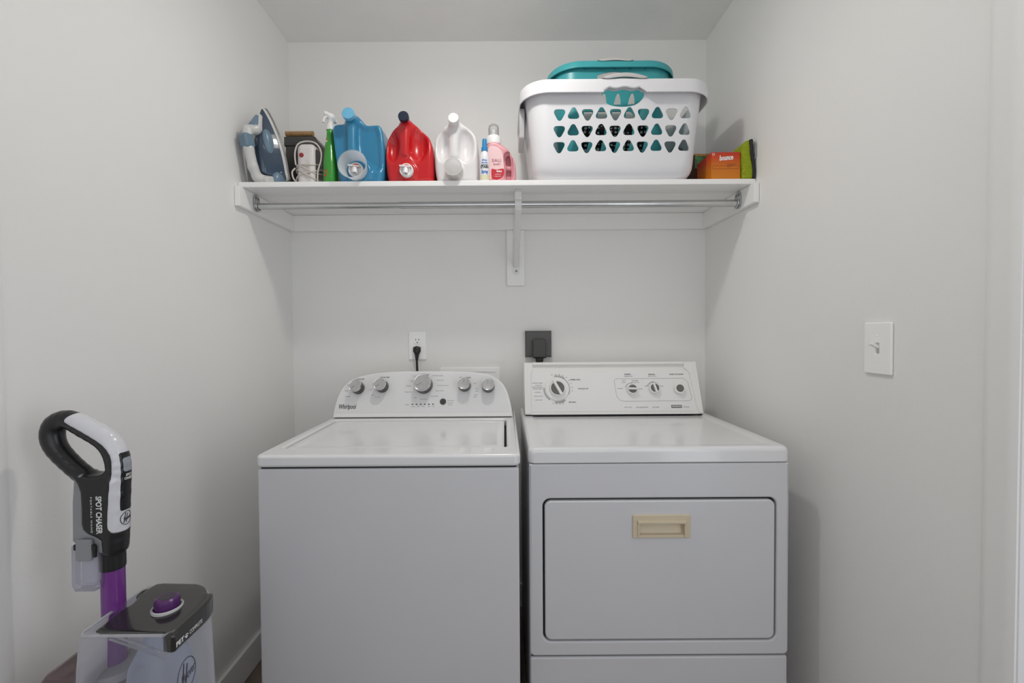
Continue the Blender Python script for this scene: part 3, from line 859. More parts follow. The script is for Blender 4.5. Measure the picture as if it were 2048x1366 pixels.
# ================================================================== upright carpet washer by the left wall
M_VBLK = mat('washer_black', (.012, .012, .013), .30, bump=.02, bump_scale=300)
M_VWHT = mat('washer_white', (.66, .66, .70), .22, coat=.3)
M_VGRY = mat('washer_grey', (.26, .265, .28), .36)
M_PURP = mat('purple_tube', (.165, .035, .235), .24, coat=.3)
M_LIDV = mat('tank_lid_black', (.022, .021, .020), .16, coat=.4)
M_TANK = clear_mat('clear_tank', (.95, .95, .96), (.80, .80, .83), .11, .1, .4)
M_CUP = clear_mat('clear_cup', (.94, .94, .96), (.80, .80, .85), .13, .1, .4)
M_ROSE = clear_mat('smoky_rose', (.62, .52, .52), (.30, .22, .23), .42, .15)
M_INNER = clear_mat('milky_inner', (.88, .90, .96), (.72, .78, .88), .34, .2, .5)
cwm = thing('carpet_washer', 'upright carpet washer with black and white handle, purple tube and clear tank', 'carpet washer', (-.72, .87, 0))
def smooth_loop(pts, sub=5): return [(p.x, p.y) for p in catmull([(x, y, 0) for x, y in pts], sub, True)]
HY0, HY1 = .8382, .884
def side_plate(loops, y0, y1, bev, res=4): return plate(loops, y1 - y0, MXZ(y0), bev, res)
HC = .861                                     # middle plane of the handle
loop_pts = [(-.7570, .830), (-.7550, .880), (-.7500, .958), (-.7520, 1.002), (-.7690, 1.0340), (-.8080, 1.0590), (-.8430, 1.0760), (-.8680, 1.0680), (-.8750, 1.0440), (-.8650, 1.0170), (-.8330, .9830), (-.8000, .9560)]
loop_rad = [.0185, .0185, .0185, .0190, .0195, .0190, .0175, .0180, .0185, .0175, .0165, .0170]
body_poly = [(-.8190, .9700), (-.8105, .9570), (-.8065, .9400), (-.8055, .9100), (-.8060, .8800), (-.8030, .8680), (-.7940, .8600), (-.7800, .8540), (-.7680, .8470), (-.7665, .8200), (-.7480, .8180), (-.7440, .8700), (-.7440, .9600), (-.7600, .9750), (-.7900, .9700)]
_P = [tuple(p) for p in catmull([(x, z, r * 10) for (x, z), r in zip(loop_pts, loop_rad)], 3)]
def f_handle(x, y, z):
    d = None
    for p, q in zip(_P[:-1], _P[1:]):
        c = d_cap(x, y, z, (p[0], HC, p[1]), (q[0], HC, q[1]), p[2] / 10, q[2] / 10)
        d = c if d is None else s_min(d, c, .002)
    b = d_ext(d_poly(x, z, body_poly), y - HC, .0228, .008)
    return s_min(d, b, .009)
wht_poly = smooth_loop([(-.8130, 1.1200), (-.7000, 1.1200), (-.7000, .8560), (-.7350, .8600), (-.7440, .8620), (-.7500, .8680), (-.7530, .8800), (-.7500, .9300), (-.7475, .9650), (-.7465, .9990), (-.7530, 1.0180), (-.7670, 1.0340), (-.8000, 1.0550), (-.8280, 1.0705), (-.8345, 1.0760), (-.8320, 1.0830), (-.8220, 1.0905), (-.8100, 1.0950)], 3)
hlo, hhi = (-.900, HC - .026, .812), (-.722, HC + .026, 1.102)
def f_black(x, y, z): return s_max(f_handle(x, y, z), -(d_poly(x, z, wht_poly) + .0015), .0012)
def f_white(x, y, z): return s_max(f_handle(x, y, z) - .0007, d_poly(x, z, wht_poly), .0016)
obj('handle', sdf_mesh(f_black, hlo, hhi, .0022), M_VBLK, cwm)
hw = obj('handle_cover', sdf_mesh(f_white, hlo, hhi, .0020), M_VWHT, cwm, label='glossy white top and front cover of the handle')
def f_strip(z0, z1, hwid, grow):
    def f(x, y, z):
        e = d_ext(d_poly(y, z, rrect(HC - hwid, HC + hwid, z0, z1, .004, 3)), x + .742, .013, .0003)
        return np.maximum(f_handle(x, y, z) - grow, e)
    return f
obj('display', sdf_mesh(f_strip(.9010, 1.0130, .0122, .0014), (-.757, HC - .014, .899), (-.728, HC + .014, 1.016), .0012), mat('display_black', (.008, .008, .010), .12), hw)
obj('screen', sdf_mesh(f_strip(.9760, 1.0030, .0092, .0019), (-.757, HC - .011, .974), (-.728, HC + .011, 1.006), .0010), mat('screen_grey', (.30, .32, .36), .2), hw)
MF = lambda x: Matrix(((0, 0, 1, x), (1, 0, 0, 0), (0, 1, 0, 0), (0, 0, 0, 1)))         # local (x, y) -> world (y, z), front towards +X
M_WINK = mat('white_print', (.75, .75, .75), .5)
def wrap_front(me, grow):
    """lay flat (y, z) artwork on the round front of the handle"""
    vs_ = list(me.verts if isinstance(me, bmesh.types.BMesh) else me.vertices)
    co = np.array([tuple(v.co) for v in vs_])
    xs = np.arange(-.715, -.775, -.0004)
    F = f_handle(xs[None, :] + 0 * co[:, :1], co[:, 1:2] + 0 * xs[None, :], co[:, 2:3] + 0 * xs[None, :])
    for v, fr, c in zip(vs_, F, co):
        k = np.argmax(fr < 0)
        k = max(k, 1)
        t_ = fr[k - 1] / max(fr[k - 1] - fr[k], 1e-9)
        v.co.x = xs[k - 1] + (xs[k] - xs[k - 1]) * t_ + grow + c[0]
    return me
dl = obj('display_lettering', wrap_front(join_meshes([text('SPOT', .0070, MF(0) @ Matrix.Translation((HC, .9690, 0)), width=.011, bold=.0001), text('CHASER', .0066, MF(0) @ Matrix.Translation((HC, .9625, 0)), width=.016, bold=.0001)]), .0018), M_WINK, hw)
dl['kind'] = 'stuff'
def ring_loop(cx, cy, rx, ry, wd, n=40):
    return [[(cx + (rx - q) * math.cos(2 * math.pi * k / n), cy + (ry - q) * math.sin(2 * math.pi * k / n)) for k in range(n)] for q in (0, wd)]
def emblem(fit, cy, cz, r, parent, ry=None, wd=.0012):
    """round badge: ring with script lettering"""
    ry = ry or r
    e = obj('emblem', fit(plate(ring_loop(cy, cz, r, ry, wd), .0005, MF(.0005), 0)), M_INK, parent)
    obj('emblem_lettering', fit(text('Hoover', ry * .80, MF(.0002) @ Matrix.Translation((cy + r * .12, cz - ry * .06, 0)) @ Matrix.Rotation(R(12), 4, 'Z'), shear=.45, width=r * 1.55)), M_INK, e)
    for k, q in ((-.46, .80), (-.12, .62)):
        obj('emblem_stroke', fit(plate([[(cy + r * (k - .10), cz - ry * .62), (cy + r * (k + .02), cz - ry * .62), (cy + r * (k + .26), cz + ry * q), (cy + r * (k + .16), cz + ry * q)]], .0005, MF(.0005), 0)), M_INK, e)
emblem(lambda m: wrap_front(m, .0010), HC, .8850, .0120, hw, ry=.0135, wd=.0010)
# wand lettering on the near side of the handle
MS = lambda px_, z: Matrix(((0, 1, 0, px_), (0, 0, -1, HY0 - .0006), (-1, 0, 0, z), (0, 0, 0, 1)))   # reads downwards, front towards -Y
obj('wand_lettering', text('SPOT CHASER', .0150, MS(-.7685, .8990), bold=.0004, width=.0720), M_WINK, cwm)
obj('wand_caption', text('PORTABLE WAND', .0045, MS(-.7825, .8990), width=.0680, space=1.3), M_WINK, cwm)
# grey rear block and the clear cup with its latch
gry = [(-.8185, .9680), (-.8225, .9200), (-.8235, .8710), (-.8240, .8480), (-.8140, .8350), (-.7980, .8310), (-.7850, .8280), (-.7660, .8220), (-.7650, .8480), (-.7750, .8560), (-.79, .865), (-.797, .88), (-.797, .955), (-.805, .975)]
obj('rear_block', side_plate([gry], HY0 + .003, HY1 - .004, .004, 3), M_VGRY, cwm, 50)
def cup_ring(x0, x1, y0, y1, z, r): return [(x, y, z) for x, y in rrect(x0, x1, y0, y1, r, 4)]
cup = ring_loft([cup_ring(-.8260, -.7750, .8405, .8600, .8380, .003), cup_ring(-.8265, -.7755, .8400, .8600, .8300, .004), cup_ring(-.8270, -.7790, .8395, .8590, .7620, .004), cup_ring(-.8240, -.7830, .8420, .8570, .7505, .004), cup_ring(-.8210, -.7860, .8450, .8550, .7495, .003)], cap0=False)
cp = obj('clear_cup', cup, M_CUP, cwm, 40, label='clear plastic cup under the grey wand block')
cin = ring_loft([cup_ring(-.8220, -.7800, .8440, .8570, .8300, .002), cup_ring(-.8220, -.7830, .8435, .8560, .7660, .002), cup_ring(-.8150, -.7900, .8470, .8530, .7560, .002)], cap0=False)
obj('cup_liner', cin, M_CUP, cp, 40)
lt = obj('latch', plate([rrect(-.8090, -.7800, .8130, .8540, (.005, .005, .003, .003))], .006, MXZ(.8320) @ Matrix.Identity(4), .0015, 2), M_VGRY, cwm, 40)
obj('latch_pivot', box(-.8150, -.7755, .8335, .8385, .8330, .8440, .001, 1), M_VBLK, lt)
obj('latch_spring', box(-.7790, -.7735, .8340, .8390, .8190, .8420, .001, 1), M_VBLK, lt)
# sleeve and purple tube
TX, TY = -.7765, .8740
def sleeve(r0, z0, r1, z1, n=40): return lathe([(0, z0), (r0, z0), (r1, z1), (0, z1)], Matrix.Translation((TX, TY, 0)), n)
obj('sleeve', lathe([(0, .7800), (.0206, .7800), (.0212, .7840), (.0212, .8600), (.0195, .8900), (0, .8900)], Matrix.Translation((TX, TY, 0)), 40), M_VBLK, cwm, 40)
obj('tube', lathe([(0, .5900), (.0195, .5900), (.0195, .7802), (0, .7802)], Matrix.Translation((TX, TY, 0)), 40), M_PURP, cwm, 40)
# clear tank: near side flat, far corner rounded
def tank_plan(g, n=8):
    """plan outline grown by g"""
    pts = [(-.762 - g, .786 - g), (-.612 + g * .3, .786 - g)]
    a = [(-.600 + g, .796 - g * .6), (-.599 + g, .860 + g * .4)]
    far = []
    for k in range(n + 1):
        t = R(0 + 80 * k / n)
        far.append((-.672 + (.073 + g) * math.cos(t), .866 + (.080 + g) * math.sin(t)))
    end = [(-.742, .950 + g), (-.766 - g, .946 + g), (-.770 - g, .930), (-.770 - g, .800)]
    return pts + a + far + end
tank_rings = [[(x, y, z) for x, y in tank_plan(g)] for z, g in ((.330, .012), (.42, .010), (.55, .006), (.640, .0035), (.688, .001), (.697, -.001), (.7015, -.005), (.7020, -.010))]
tk = obj('clear_tank', ring_loft(tank_rings, cap0=True, cap1=False), M_TANK, cwm, 50, label='clear water tank at the front of the machine')
def tank_front(m):
    for v in (m.verts if isinstance(m, bmesh.types.BMesh) else m.vertices): v.co.x += float(np.interp(v.co.z, [.33, .42, .55, .64, .688], [-.5875, -.5895, -.5935, -.596, -.5985])) + .0004
    return m
emblem(tank_front, .8180, .6080, .0240, tk, ry=.0300, wd=.0014)
# black lid with a bay for the tube, a sloping front lip and a cap
lid_poly = [(-.7480, .8010), (-.7350, .7960), (-.7000, .7945), (-.6100, .7900), (-.6030, .7990), (-.6020, .8620)] + [(-.672 + .069 * math.cos(R(t)), .866 + .076 * math.sin(R(t))) for t in range(6, 81, 8)] + [(-.7300, .9440), (-.7440, .9400), (-.7480, .9200)]
lip_poly = [(-.6150, .7890), (-.5990, .7870), (-.5935, .7900), (-.5925, .8620)] + [(-.672 + .0795 * math.cos(R(t)), .866 + .0865 * math.sin(R(t))) for t in (6, 14, 22, 30)] + [(-.625, .905), (-.6170, .862)]
def f_lid(x, y, z):
    d2 = d_poly(x, y, lid_poly)
    top = .703 + .010 * np.clip((y - .80) / .12, 0, 1)
    b = d_ext(d2, z - .7035, .0075, .005)
    lip = d_ext(d_poly(x, y, lip_poly), z - .6885, .0200, .005)
    b = s_min(b, lip, .006)
    b = s_max(b, z - top, .008)
    bay = np.sqrt((x - TX) ** 2 + (y - TY) ** 2) - .034
    b = s_max(b, -bay, .008)
    # under side hollow except along the front lip
    return b
obj('tank_lid', sdf_mesh(f_lid, (-.762, .784, .666), (-.590, .948, .720), .0022), M_LIDV, cwm)
obj('lid_loop', tube([(-.7440, .9300, .7020), (-.7530, .9180, .7040), (-.7520, .9040, .7030), (-.7420, .8980, .7000)], .0040, 10, 6), M_LIDV, cwm, 60)
kx, ky, kz = -.6600, .8600, .7085
bm = bmesh.new()
rings = []
for r, z in ((.0190, -.004), (.0200, .0), (.0205, .012), (.0195, .018), (.0165, .0205), (.0, .0205)):
    n = 48
    rings.append([(kx + max(r, 1e-4) * (1 + (.035 if (k % 4) < 2 and z < .017 else 0)) * math.cos(2 * math.pi * k / n), ky + max(r, 1e-4) * (1 + (.035 if (k % 4) < 2 and z < .017 else 0)) * math.sin(2 * math.pi * k / n), kz + z) for k in range(n)])
ring_loft(rings, bm=bm)
cap_ = obj('filler_cap', bm, mat('purple_cap', (.085, .018, .125), .28), cwm, 30, label='purple ribbed filler cap on the black tank lid')
obj('cap_disc', lathe([(0, .0204), (.0135, .0204), (.013, .0212), (0, .0212)], Matrix.Translation((kx, ky, kz)), 32), mat('cap_dark', (.03, .02, .035), .3), cap_, 40)
obj('cap_collar', lathe([(.0225, -.003), (.0265, -.003), (.0265, .0015), (.0245, .0030), (.0225, .0015)], Matrix.Translation((kx, ky, kz)), 40, cap=False), mat('collar_white', (.5, .5, .5), .35), cap_, 60)
LX = -.5922
lw = obj('lid_lettering', join_meshes([text('PET', .0115, MF(LX) @ Matrix.Translation((.8000, .6815, 0)), bold=.0005, width=.0190), text('COMPLETE', .0105, MF(LX) @ Matrix.Translation((.8420, .6815, 0)), width=.0350)]), M_WINK, cwm)
lw['kind'] = 'stuff'
paw = bmesh.new()
merge(paw, plate([circle(.8165, .6800, .0028, 12, .0024)], .0006, MF(LX + .0003), 0))
for q in range(4):
    a = R(20 + 46 * q)
    merge(paw, plate([circle(.8165 + .0042 * math.cos(a), .6805 + .0046 * math.sin(a), .0011, 8)], .0006, MF(LX + .0003), 0))
pw = obj('paw_mark', paw, M_WINK, cwm); pw['kind'] = 'stuff'
# milky funnel and brackets inside the tank
obj('tank_funnel', lathe([(.012, .690), (.016, .670), (.050, .600), (.058, .540), (.058, .40)], Matrix.Translation((-.680, .866, 0)), 36, cap=False), M_INNER, cwm, 50)
obj('tank_brace', plate([[(-.752, .664), (-.742, .670), (-.640, .634), (-.645, .626)]], .008, MXZ(.830), .002, 2), M_TANK, cwm, 40)
obj('tank_rim', tube([(x, y, .7005) for x, y in tank_plan(-.003)], .0026, 8, 0, closed=True), clear_mat('tank_rim_plastic', (.95, .95, .96), (.80, .80, .83), .40, .15, .3), cwm, 60)
# main body below, mostly out of the picture
obj('tube_seat', lathe([(0, .575), (.048, .575), (.044, .588), (.030, .594), (0, .594)], Matrix.Translation((TX, TY, 0)), 36), mat('seat_grey', (.34, .33, .35), .4), cwm, 40)
rose = ring_loft([[(x, y, z) for x, y in rrect(x0, x1, y0, y1, .018, 5)] for (x0, x1, y0, y1, z) in ((-.885, -.772, .785, .945, .330), (-.884, -.772, .785, .945, .520), (-.876, -.774, .790, .94, .575), (-.850, -.778, .80, .93, .612), (-.838, -.782, .81, .92, .616))])
obj('dirt_tank', rose, M_ROSE, cwm, 40, label='smoky rose dirty water tank behind the tube')
def f_body(x, y, z):
    b = d_box(x, y, z, (-.715, .866, .20), (.100, .085, .128), .03)
    b = s_min(b, d_box(x, y, z, (-.640, .866, .085), (.170, .120, .060), .03), .04)
    return s_max(b, .022 - z, .006)
obj('body', sdf_mesh(f_body, (-.83, .74, .02), (-.46, .99, .335), .007), M_VBLK, cwm)
obj('floor_head', box(-.520, -.455, .750, .982, .012, .085, .015, 3), M_VGRY, cwm, 40)
for y in (.752, .980):
    obj('wheel', lathe([(0, -.012), (.038, -.012), (.042, -.008), (.042, .008), (.038, .012), (0, .012)], frame_to((-.775, y, .0425), (0, 1, 0)), 28), M_VBLK, cwm, 40)

# ================================================================== things on the shelf
ST = SZ1 + .0004                   # standing height
def poly_sub(pts, sub=4): return [(p.x, p.y) for p in catmull([(x, y, 0) for x, y in pts], sub, True)]

# ------------------------------------------------------------------ detergent jugs with dispensing taps
M_TAPW = mat('tap_white', (.80, .80, .79), .3)
M_FROST = clear_mat('frosted_cup', (.94, .95, .96), (.84, .87, .90), .30, .25, .6)
def jug(name, label, sil, yf, yb, hx, cap_c, cap_r, cap_col, col, rec, hz0, tap, extra=None, rough=.28, roofk=.62, ridge=.017):
    """sil: front outline (x, z); rec: two recesses (cx, cz, rx, rz) beside the grip; tap (x, z)"""
    t = thing(name, label, 'detergent jug', (sum(p[0] for p in sil) / len(sil), (yf + yb) / 2, ST), group='laundry detergent jugs on the shelf')
    S = poly_sub(sil, 3)
    yc, hf = (yf + yb) / 2, (yb - yf) / 2
    ztop = max(p[1] for p in sil)
    ndir = Vector((0, -1, .14)).normalized()
    cc = Vector(cap_c)
    n0 = cc + -ndir * .055
    def f(x, y, z):
        b = d_ext(d_poly(x, z, S), y - yc, hf, .020)
        b = s_max(b, (z - (ztop + .012 - roofk * (y - yf))) * .85, .02)
        for q in rec:
            if len(q) == 5:      # flat panel recess
                b = s_max(b, -d_ext(d_poly(x, z, q[0]), y - (yf - .012), q[1], q[2]), q[3])
            else:
                b = s_max(b, -d_ell(x, y, z, (q[0], yf - .010, q[1]), (q[2], .040, q[3])), .014)
        g = d_cap(x, y, z, (hx, yf + .008, cap_c[2] - .018), (hx, yf + .007, hz0), ridge, ridge * .92)
        b = s_min(b, g, .010)
        b = s_min(b, d_cyl(x, y, z, tuple(n0), tuple(cc), cap_r * .90, .003), .012)
        if tap is not None:
            b = s_min(b, d_cyl(x, y, z, (tap[0], yf + .03, tap[1]), (tap[0], yf - .006, tap[1]), tap[2], .005), .010)
        if extra: b = extra(b, x, y, z)
        return s_max(b, ST - z, .004)
    xs = [p[0] for p in sil]
    obj('body', sdf_mesh(f, (min(xs) - .01, yf - .05, ST - .002), (max(xs) + .01, yb + .005, ztop + .03), .0026), mat(name + '_' + cap_col[0] + '_plastic', col, rough, coat=.15, var=.02, var_scale=8), t)
    c = obj('vent_cap', lathe([(0, -.016), (cap_r * .96, -.016), (cap_r, -.013), (cap_r, -.002), (cap_r * .95, 0), (cap_r * .6, .0004), (0, .0004)], frame_to(cc + ndir * .012, ndir), 36), mat('cap_' + cap_col[0], cap_col[1], .35), t, 40)
    return t
def tap_valve(t, x, y, z, r, tip=None, lever=True):
    """white push tap facing the viewer"""
    v = obj('tap', lathe([(0, 0), (r, 0), (r, .010), (r * .94, .014), (r * .80, .0145), (r * .76, .009), (0, .009)], frame_to((x, y, z), (0, -1, 0)), 36), M_TAPW, t, 40)
    obj('spout', lathe([(0, 0), (r * .36, 0), (r * .36, .022), (r * .28, .022), (r * .28, .004), (0, .004)], frame_to((x - r * .05, y - .014, z + r * .18), (0, -.35, -1)), 20), M_TAPW, v, 40)
    obj('tap_lever', place(box(-r * .95, r * .62, -.004, .004, -.003, .003, .002, 2), Matrix.Translation((x, y - .019, z + r * .42)) @ Matrix.Rotation(R(6), 4, 'Y')), M_TAPW, v, 40)
    obj('tap_button', lathe([(0, 0), (r * .42, 0), (r * .40, .006), (0, .007)], frame_to((x, y - .012, z + r * .45), (0, -.8, .6)), 20), mat(tip[0], tip[1], .4) if tip else M_TAPW, v, 40)
    return v
def frosted_cup(t, x, y, z, r0, r1, L, dz=0.0, m=None):
    return obj('measuring_cup', lathe([(r0, 0), (r0 + (r1 - r0) * .5, L * .5), (r1, L), (r1 + .0018, L + .0006), (r1 - .0016, L + .0008), (r1 - .0022, L * .96), (r0 + (r1 - r0) * .5 - .002, L * .5), (r0 - .002, .002)], frame_to((x, y, z), (0, -1, dz)), 44, cap=False), m or M_FROST, t, 50)

yb_ = 1.632
sil_blue = [(-.6150, 1.993), (-.6205, 1.975), (-.6175, 1.930), (-.6120, 1.880), (-.6030, 1.825), (-.5920, 1.786), (-.5750, ST + .001), (-.4600, ST + .001), (-.4400, 1.788), (-.4330, 1.845), (-.4340, 1.915), (-.4400, 1.972), (-.4500, 1.994), (-.4700, 1.997), (-.4930, 1.996), (-.5080, 2.006), (-.5250, 2.026), (-.5420, 2.030), (-.5700, 2.022), (-.5800, 2.003), (-.5980, 2.000)]
jb = jug('detergent_jug', 'blue detergent jug with a light blue cap and a clear cup over its tap', sil_blue, yb_, 1.86, -.5480, (-.5470, 1.606, 2.013), .0220, ('blue', (.16, .47, .70)), (.030, .215, .385),
         ((poly_sub([(-.6060, 1.985), (-.6080, 1.930), (-.5980, 1.850), (-.5720, 1.852), (-.5690, 1.985)], 3), .026, .014, .020, 0), (poly_sub([(-.5290, 1.985), (-.5260, 1.890), (-.4900, 1.845), (-.4500, 1.840), (-.4480, 1.900), (-.4560, 1.978), (-.4900, 1.984)], 3), .030, .018, .026, 0)), 1.890, (-.5250, 1.822, .046), roofk=.40, ridge=.0170)
tap_valve(jb, -.5270, yb_ - .010, 1.8215, .0270, ('button_red', (.75, .12, .10)))
frosted_cup(jb, -.5255, yb_ - .012, 1.8215, .0375, .0495, .052, .10)
obj('mould_mark', text('TSI', .008, MXZ(yb_ - .0035) @ Matrix.Translation((-.5490, 1.9080, 0)), bold=.0002), mat('mark_blue', (.01, .05, .12), .5), jb)

sil_red = [(-.4140, 1.782), (-.4230, 1.810), (-.4270, 1.850), (-.4285, 1.900), (-.4240, 1.940), (-.4080, 1.968), (-.3830, 1.992), (-.3720, 2.008), (-.3560, 2.016), (-.3400, 2.010), (-.3200, 1.995), (-.2930, 1.973), (-.2680, 1.945), (-.2570, 1.905), (-.2535, 1.850), (-.2550, 1.800), (-.2640, ST + .001), (-.4000, ST + .001)]
jr = jug('detergent_jug', 'red detergent jug with a navy cap and a bare white tap', sil_red, yb_, 1.85, -.3560, (-.3520, 1.606, 2.002), .0188, ('navy', (.012, .018, .04)), (.52, .008, .012),
         ((-.4020, 1.915, .026, .060), (-.3070, 1.925, .037, .068)), 1.888, (-.3470, 1.822, .032))
tap_valve(jr, -.3465, yb_ - .010, 1.8195, .0245, ('button_red', (.75, .12, .10)))

sil_wht = [(-.2380, 1.782), (-.2470, 1.820), (-.2500, 1.865), (-.2495, 1.918), (-.2430, 1.950), (-.2230, 1.977), (-.2020, 1.996), (-.1920, 2.008), (-.1790, 2.014), (-.1640, 2.008), (-.1400, 1.992), (-.1180, 1.974), (-.0985, 1.948), (-.0915, 1.905), (-.0900, 1.840), (-.0920, 1.795), (-.1000, ST + .001), (-.2280, ST + .001)]
M_FROSTW = clear_mat('frosted_cup_white', (.95, .95, .95), (.90, .89, .88), .55, .3, .45)
jw = jug('detergent_jug', 'white detergent jug with a white cap and a small frosted cup', sil_wht, yb_, 1.85, -.1775, (-.1755, 1.606, 1.994), .0188, ('white', (.78, .78, .77)), (.70, .685, .69),
         ((-.2200, 1.918, .025, .058), (-.1350, 1.918, .032, .062)), 1.880, (-.1760, 1.816, .033))
tap_valve(jw, -.1765, yb_ - .010, 1.8165, .0245, ('button_blue', (.10, .22, .55)))
cw_ = frosted_cup(jw, -.1765, yb_ - .010, 1.8165, .0325, .0300, .044, .06, M_FROSTW)
obj('cup_bottom', lathe([(0, 0), (.0275, 0), (.0300, -.002), (.0300, -.003), (.027, -.0015), (0, -.0015)], frame_to((-.1765, yb_ - .054, 1.8191), (0, -1, .06)), 40), M_FROSTW, cw_, 40)

# ------------------------------------------------------------------ pink bottle with an open grip
py0, py1 = 1.640, 1.700
pk = thing('pink_bottle', 'pink softener bottle with a moulded grip and a clear domed cap', 'bottle', (-.010, 1.67, ST))
p_out = poly_sub([(-.0600, 1.784), (-.0640, 1.820), (-.0655, 1.870), (-.0640, 1.905), (-.0560, 1.926), (-.0440, 1.934), (-.0260, 1.934), (-.0120, 1.926), (.0080, 1.914), (.0260, 1.895), (.0390, 1.870), (.0450, 1.840), (.0460, 1.805), (.0430, 1.786), (.0300, ST + .001), (-.0500, ST + .001)], 3)
p_hole = poly_sub([(.0090, 1.878), (.0170, 1.888), (.0245, 1.880), (.0285, 1.855), (.0290, 1.820), (.0260, 1.800), (.0180, 1.795), (.0110, 1.806), (.0095, 1.840)], 3)
def f_pink(x, y, z):
    yc = (py0 + py1) / 2
    b = d_ext(d_poly(x, z, p_out), y - yc, .030, .014)
    grip = d_ext(d_poly(x, z, p_out) + .004, y - yc, .017, .010)
    b = s_max(b, -(d_ext(d_poly(x, z, p_hole) - .007, y - (yc - .026), .016, .004)), .006)
    b = s_max(b, -(d_ext(d_poly(x, z, p_hole), y - (yc - .030), .046, .004)), .006)
    # lower web inside the grip
    return s_min(b, d_cap(x, y, z, (.008, yc + .006, 1.846), (.030, yc + .006, 1.842), .009), .008)
obj('body', sdf_mesh(f_pink, (-.068, py0 - .002, ST - .001), (.049, py1 + .002, 1.94), .0016), mat('pink_plastic', (.66, .30, .335), .35), pk)
pc = Matrix.Translation((-.0350, 1.67, 0))
obj('cap_base', lathe([(0, 1.930), (.0270, 1.930), (.0270, 1.952), (.0235, 1.958), (.0225, 1.960), (0, 1.960)], pc, 36), M_TAPW, pk, 40)
obj('pour_spout', lathe([(0, 1.958), (.0120, 1.958), (.0110, 1.982), (0, 1.984)], pc, 24), M_TAPW, pk, 40)
obj('clear_cap', lathe([(.0195, 1.960), (.0195, 1.990), (.0180, 1.999), (.0120, 2.004), (0, 2.005)], pc, 36, cap=False), clear_mat('clear_cap_plastic', (.93, .93, .93), (.70, .70, .70), .22, .15), pk, 50)
lab = obj('label', plate([smooth_open([(-.0560, 1.795), (-.0610, 1.830), (-.0600, 1.880), (-.0500, 1.912), (-.0250, 1.912), (-.0060, 1.895), (.0010, 1.860), (.0020, 1.820), (-.0050, 1.797), (-.0250, 1.790)], 4)], .0010, MXZ(py0 - .0006), 0), mat('label_blush', (.78, .53, .54), .45), pk)
obj('label_panel', plate([smooth_open([(-.0420, 1.795), (-.0440, 1.815), (-.0420, 1.832), (-.0250, 1.829), (.0010, 1.832), (.0010, 1.812), (-.0060, 1.799), (-.0240, 1.792)], 3)], .0006, MXZ(py0 - .0012), 0), mat('label_red', (.50, .015, .03), .4), lab)
ll = obj('label_lettering', join_meshes([text('EAU.', .0160, MXZ(py0 - .0010) @ Matrix.Translation((-.0235, 1.8615, 0)), width=.034), text('BABY', .0095, MXZ(py0 - .0010) @ Matrix.Translation((-.0230, 1.8480, 0)), width=.026)]), mat('ink_plum', (.30, .05, .10), .5), lab); ll['kind'] = 'stuff'
ll = obj('panel_lettering', join_meshes([text('Baby', .0090, MXZ(py0 - .0016) @ Matrix.Translation((-.0150, 1.8230, 0)), width=.020, bold=.0003), text('softener', .0050, MXZ(py0 - .0016) @ Matrix.Translation((-.0190, 1.8120, 0)), width=.022), text('fragrance', .0050, MXZ(py0 - .0016) @ Matrix.Translation((-.0200, 1.8050, 0)), width=.024)]), mat('ink_white', (.8, .8, .8), .5), lab); ll['kind'] = 'stuff'

# ------------------------------------------------------------------ little stain spray
sx, sy_ = -.0672, 1.624
sp = thing('stain_spray', 'small white spray bottle with a blue cap before the pink bottle', 'spray bottle', (sx, sy_, ST))
obj('body', lathe([(0, ST), (.0160, ST), (.0172, ST + .003), (.0172, 1.852), (.0165, 1.866), (.0130, 1.880), (.0095, 1.888), (.0090, 1.893), (0, 1.893)], Matrix.Translation((sx, sy_, 0)), 36), mat('spray_white', (.74, .74, .77), .35), sp, 40)
obj('collar', lathe([(0, 1.888), (.0115, 1.888), (.0118, 1.901), (.0100, 1.903), (0, 1.903)], Matrix.Translation((sx, sy_, 0)), 28), mat('spray_blue', (.012, .22, .48), .35), sp, 40)
obj('spray_cap', lathe([(0, 1.902), (.0090, 1.902), (.0078, 1.929), (.0066, 1.932), (0, 1.932)], Matrix.Translation((sx, sy_, 0)), 28), mat('spray_blue', (.012, .22, .48), .35), sp, 40)
def wrap_cyl(me, cx, cy, r):
    for v in (me.verts if isinstance(me, bmesh.types.BMesh) else me.vertices):
        a = (v.co.x - cx) / r
        rr = r + (cy - r - v.co.y)
        v.co.x, v.co.y = cx + rr * math.sin(a), cy - rr * math.cos(a)
    return me
Ml = MXZ(sy_ - .0172 - .0004)
def printed(name, items, m, parent, shear=0.0):
    o = obj(name, wrap_cyl(join_meshes([text(s, h, Ml @ Matrix.Translation((sx + dx, z, 0)), width=wd, bold=b, shear=shear) for s, dx, z, h, wd, b in items]), sx, sy_, .0172), m, parent); o['kind'] = 'stuff'
printed('label_blue_lettering', [('Miss', 0, 1.852, .0100, .018, .0002), ('Mouths', 0, 1.843, .0085, .022, .0002), ('Spray', .001, 1.8110, .0150, .026, .0009)], mat('ink_blue', (.10, .22, .55), .45), sp)
printed('label_black_lettering', [('STAIN', 0, 1.8280, .0130, .030, .0007), ('messy eater', 0, 1.8360, .0045, .028, .0001)], M_INK, sp)
band = bmesh.new()
ring_loft([[(sx + .01745 * math.cos(2 * math.pi * k / 36), sy_ + .01745 * math.sin(2 * math.pi * k / 36), z) for k in range(36)] for z in (1.783, 1.800)], cap0=False, cap1=False, bm=band)
obj('label_band', band, mat('label_cream', (.70, .66, .45), .45), sp, 60)

